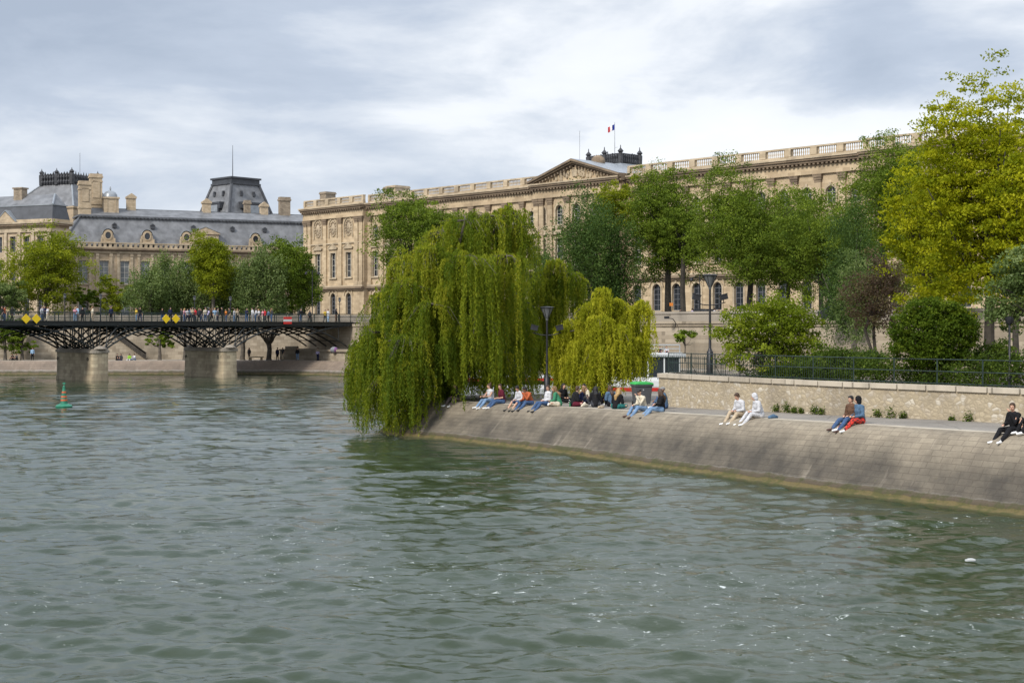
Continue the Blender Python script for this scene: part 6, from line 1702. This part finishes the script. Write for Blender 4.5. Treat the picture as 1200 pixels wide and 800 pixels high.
# ------------------------------------------------------------------ far quay furniture
def street_lamp(px, d, zb, yt, label, arms=2, name='street_lamp'):
    z0 = zb; H = PZ(yt,d)-z0; r0 = empty(name,(PX(px,d),d,z0),0,label,'street lamp'); m = MB()
    m.lathe((0,0,0),[(.14,0),(.13,.8),(.07,.9),(.05,H)],8); m.build('post', M['lamp_iron'], r0)
    m = MB(); m.tube([(-.9,0,H-.35),(-.45,0,H-.15),(0,0,H-.5),(.45,0,H-.15),(.9,0,H-.35)],.035,5); m.build('cross_arm', M['lamp_iron'], r0)
    for s in (-1,1):
        m = MB(); m.lathe((s*.9,0,H-.75),[(.05,0),(.2,.12),(.17,.35),(.04,.42)],8); m.build('lantern', M['lamp_iron'], r0)
street_lamp(820,158.5,UZ,268+54,'slim two armed street lamp on the far street left of the park lamp')
street_lamp(366,205,UZ,316,'double armed street lamp at the far end of the footbridge')
street_lamp(981,150,UZ,322,'slim street lamp behind the elder, right of its crown')
# bench on the far quay, stone blocks
d = 195.5; r0 = empty('stone_bench',(PX(300,d),d,LQZ),0,'pale slab bench left of the bare pollard tree','bench')
m = MB(); m.box(-1,1,-.3,.3,.38,.52); m.build('seat', M['chimney_pale'], r0)
for s in (-1,1): m = MB(); m.box(s*.75-.12,s*.75+.12,-.25,.25,0,.378); m.build('leg', M['chimney_pale'], r0)
d = 199; m = MB(); m.box(-1.6,1.6,-.6,.6,0,1.3); m.box(-1.7,1.7,-.7,.7,1.3,1.5); m.box(-.9,.9,-.3,.3,1.5,1.9); o = m.build('stone_block', M['quay_wall'], None, False, .03, (PX(342,d),d,LQZ)); tag(o,'squat stepped stone block against the far wall near the abutment','stone block')
d = 191.5; m = MB(); n = 10
t_ = empty('tent',(PX(391.5,d),d,3.35),0,'small rounded grey and purple tent on the ledge under the bridge end','tent')
m.ball((0,0,0),(.55,.5,.42),14,8); m.build('canopy', M['c_grey'], t_, True)
m = MB(); m.ball((.2,-.12,.0),(.32,.42,.36),12,8); m.build('door_panel', plain('purple_nylon',(.16,.06,.17),.7), t_, True)
# parked scooter-like bikes are too small to read; one dark car roof above the parapet
def car(px, d, label, colour='black', z=UZ):
    r0 = empty('parked_car',(PX(px,d),d,z),LROT,label,'car','cars parked on the far street'); m = MB()
    pr = [(-2.1,.35),(2.1,.35),(2.15,.8),(1.3,.95),(.75,1.42),(-.9,1.46),(-1.7,1.0),(-2.15,.92)]
    m.prism(pr,-.85,.85); m.build('body', M[colour], r0, False, .06)
    g = MB(); g.prism([(1.2,.97),(.7,1.38),(-.85,1.41),(-1.5,1.0)],-.86,.86); g.build('windows', M['glass'], r0)
    for x in (-1.35,1.35):
        for y in (-.8,.8):
            w = MB(); vs = MB(); vs.lathe((0,0,-.1),[(.33,0),(.33,.2)],14); R = Matrix.Translation((x,y,.33)) @ Matrix.Rotation(pi/2,4,'X'); w.add([R@Vector(v) for v in vs.v],vs.f); w.build('wheel', M['black'], r0)
    for y in (-.6,.6): h = MB(); h.box(2.1,2.17,y-.15,y+.15,.6,.75); h.build('headlight', M['lamp_glass'], r0)
car(826,161,'dark car whose roof shows over the street parapet beside the slim lamp','black'); car(985,140,'dark car behind the far parapet right of the elder','black')
d = 160; r0 = empty('road_sign',(PX(786.5,d),d,UZ),0,'small orange and dark road sign above the far parapet','sign'); m = MB(); m.tube([(0,0,0),(0,0,2.2)],.035,5); m.build('post', M['lamp_iron'], r0); m = MB(); m.box(-.2,.2,-.04,-.01,1.75,2.1); m.build('board', M['c_orange'], r0)
d = 158; r0 = empty('wall_camera',(PX(786,d),d-.3,PZ(373.5,d)),0,'small dark bracket lamp fixed to the far wall under the parapet','wall lamp'); m = MB(); m.tube([(-.5,0,.1),(.2,0,0),(.5,.2,-.4),(.52,.25,-.9)],.05,6); m.build('bracket', M['lamp_iron'], r0); m = MB(); m.box(-.75,-.2,-.15,.12,.0,.28); m.build('head', M['lamp_iron'], r0)
# ------------------------------------------------------------------ sky, sun, camera
def world():
    w = bpy.data.worlds.new('World'); SC.world = w; w.use_nodes = True; nt = w.node_tree; nt.nodes.clear()
    out = nt.nodes.new('ShaderNodeOutputWorld')
    sky = nt.nodes.new('ShaderNodeTexSky'); sky.sky_type = 'NISHITA'; sky.sun_disc = False
    sky.sun_elevation = SUN_EL; sky.sun_rotation = SUN_ROT
    g = nt.nodes.new('ShaderNodeTexCoord').outputs['Generated']
    sp = nt.nodes.new('ShaderNodeSeparateXYZ'); nt.links.new(g, sp.inputs[0])
    z = sp.outputs[2]
    # cloud layers: long low bands, thicker and darker higher up
    n1 = noise(nt, mapping(nt, g, (2.8,2.8,8.5), (SKX,.2,SKZ)), 1.0, 7, .52, .3)
    n2 = noise(nt, mapping(nt, g, (7,7,22), (1.7,4.1,.3)), 1.0, 6, .6, .3)
    n = mth(nt,'ADD', mth(nt,'MULTIPLY',n1,.72), mth(nt,'MULTIPLY',n2,.28))
    elev = nt.nodes.new('ShaderNodeMapRange'); nt.links.new(z, elev.inputs[0]); elev.inputs[1].default_value = .115; elev.inputs[2].default_value = .175; elev.inputs[3].default_value = -.085; elev.inputs[4].default_value = .055
    left = nt.nodes.new('ShaderNodeMapRange'); nt.links.new(sp.outputs[0], left.inputs[0]); left.inputs[1].default_value = -.3; left.inputs[2].default_value = .25; left.inputs[3].default_value = .07; left.inputs[4].default_value = -.03
    k = mth(nt,'ADD', mth(nt,'ADD', n, elev.outputs[0]), left.outputs[0])
    cl = ramp(nt, k, [(.34,(.84,.86,.89)),(.46,(.76,.79,.835)),(.51,(.62,.665,.735)),(.58,(.46,.52,.62)),(.70,(.36,.42,.52))])
    # an overcast dome is brighter towards the zenith
    zen = nt.nodes.new('ShaderNodeMapRange'); nt.links.new(z, zen.inputs[0]); zen.inputs[1].default_value = .24; zen.inputs[2].default_value = .6; zen.inputs[3].default_value = 1.0; zen.inputs[4].default_value = 1.8
    b1 = nt.nodes.new('ShaderNodeBackground'); b1.inputs[1].default_value = .06; nt.links.new(sky.outputs[0], b1.inputs[0])
    b2 = nt.nodes.new('ShaderNodeBackground'); nt.links.new(cl, b2.inputs[0]); nt.links.new(mth(nt,'MULTIPLY',zen.outputs[0],CLOUD), b2.inputs[1])
    mx = nt.nodes.new('ShaderNodeMixShader'); mx.inputs[0].default_value = .93
    nt.links.new(b1.outputs[0], mx.inputs[1]); nt.links.new(b2.outputs[0], mx.inputs[2]); nt.links.new(mx.outputs[0], out.inputs[0])
SKX, SKZ, CLOUD = .3, .8, .70
SUN_EL = RAD(38); SUN_AZ = RAD(218)     # azimuth the light comes from, clockwise from +y
SUN_ROT = SUN_AZ
world()
sun = bpy.data.lights.new('sun','SUN'); sun.energy = 2.0; sun.angle = RAD(12); sun.color = (1,.94,.85)
so = bpy.data.objects.new('sun', sun); COL.objects.link(so)
dv = Vector((sin(SUN_AZ)*cos(SUN_EL), cos(SUN_AZ)*cos(SUN_EL), sin(SUN_EL)))
so.rotation_euler = dv.to_track_quat('Z','Y').to_euler(); so.location = (0,0,60)
cam = bpy.data.cameras.new('camera'); co = bpy.data.objects.new('camera', cam); COL.objects.link(co)
co.location = (0,0,CAMZ); co.rotation_euler = (RAD(90),0,0); cam.sensor_width = 36; cam.lens = 36*F/1200
cam.shift_y = -15/1200; cam.clip_start = .1; cam.clip_end = 8000
SC.camera = co
SC.view_settings.view_transform = 'Standard'; SC.view_settings.look = 'None'; SC.view_settings.gamma = 1; SC.view_settings.exposure = .85
try: SC.view_settings.use_curve_mapping = False
except Exception: pass
SC.cycles.max_bounces = 6; SC.cycles.diffuse_bounces = 3; SC.cycles.glossy_bounces = 3; SC.cycles.transmission_bounces = 4; SC.cycles.use_denoising = True
SC.cycles.sample_clamp_indirect = 4
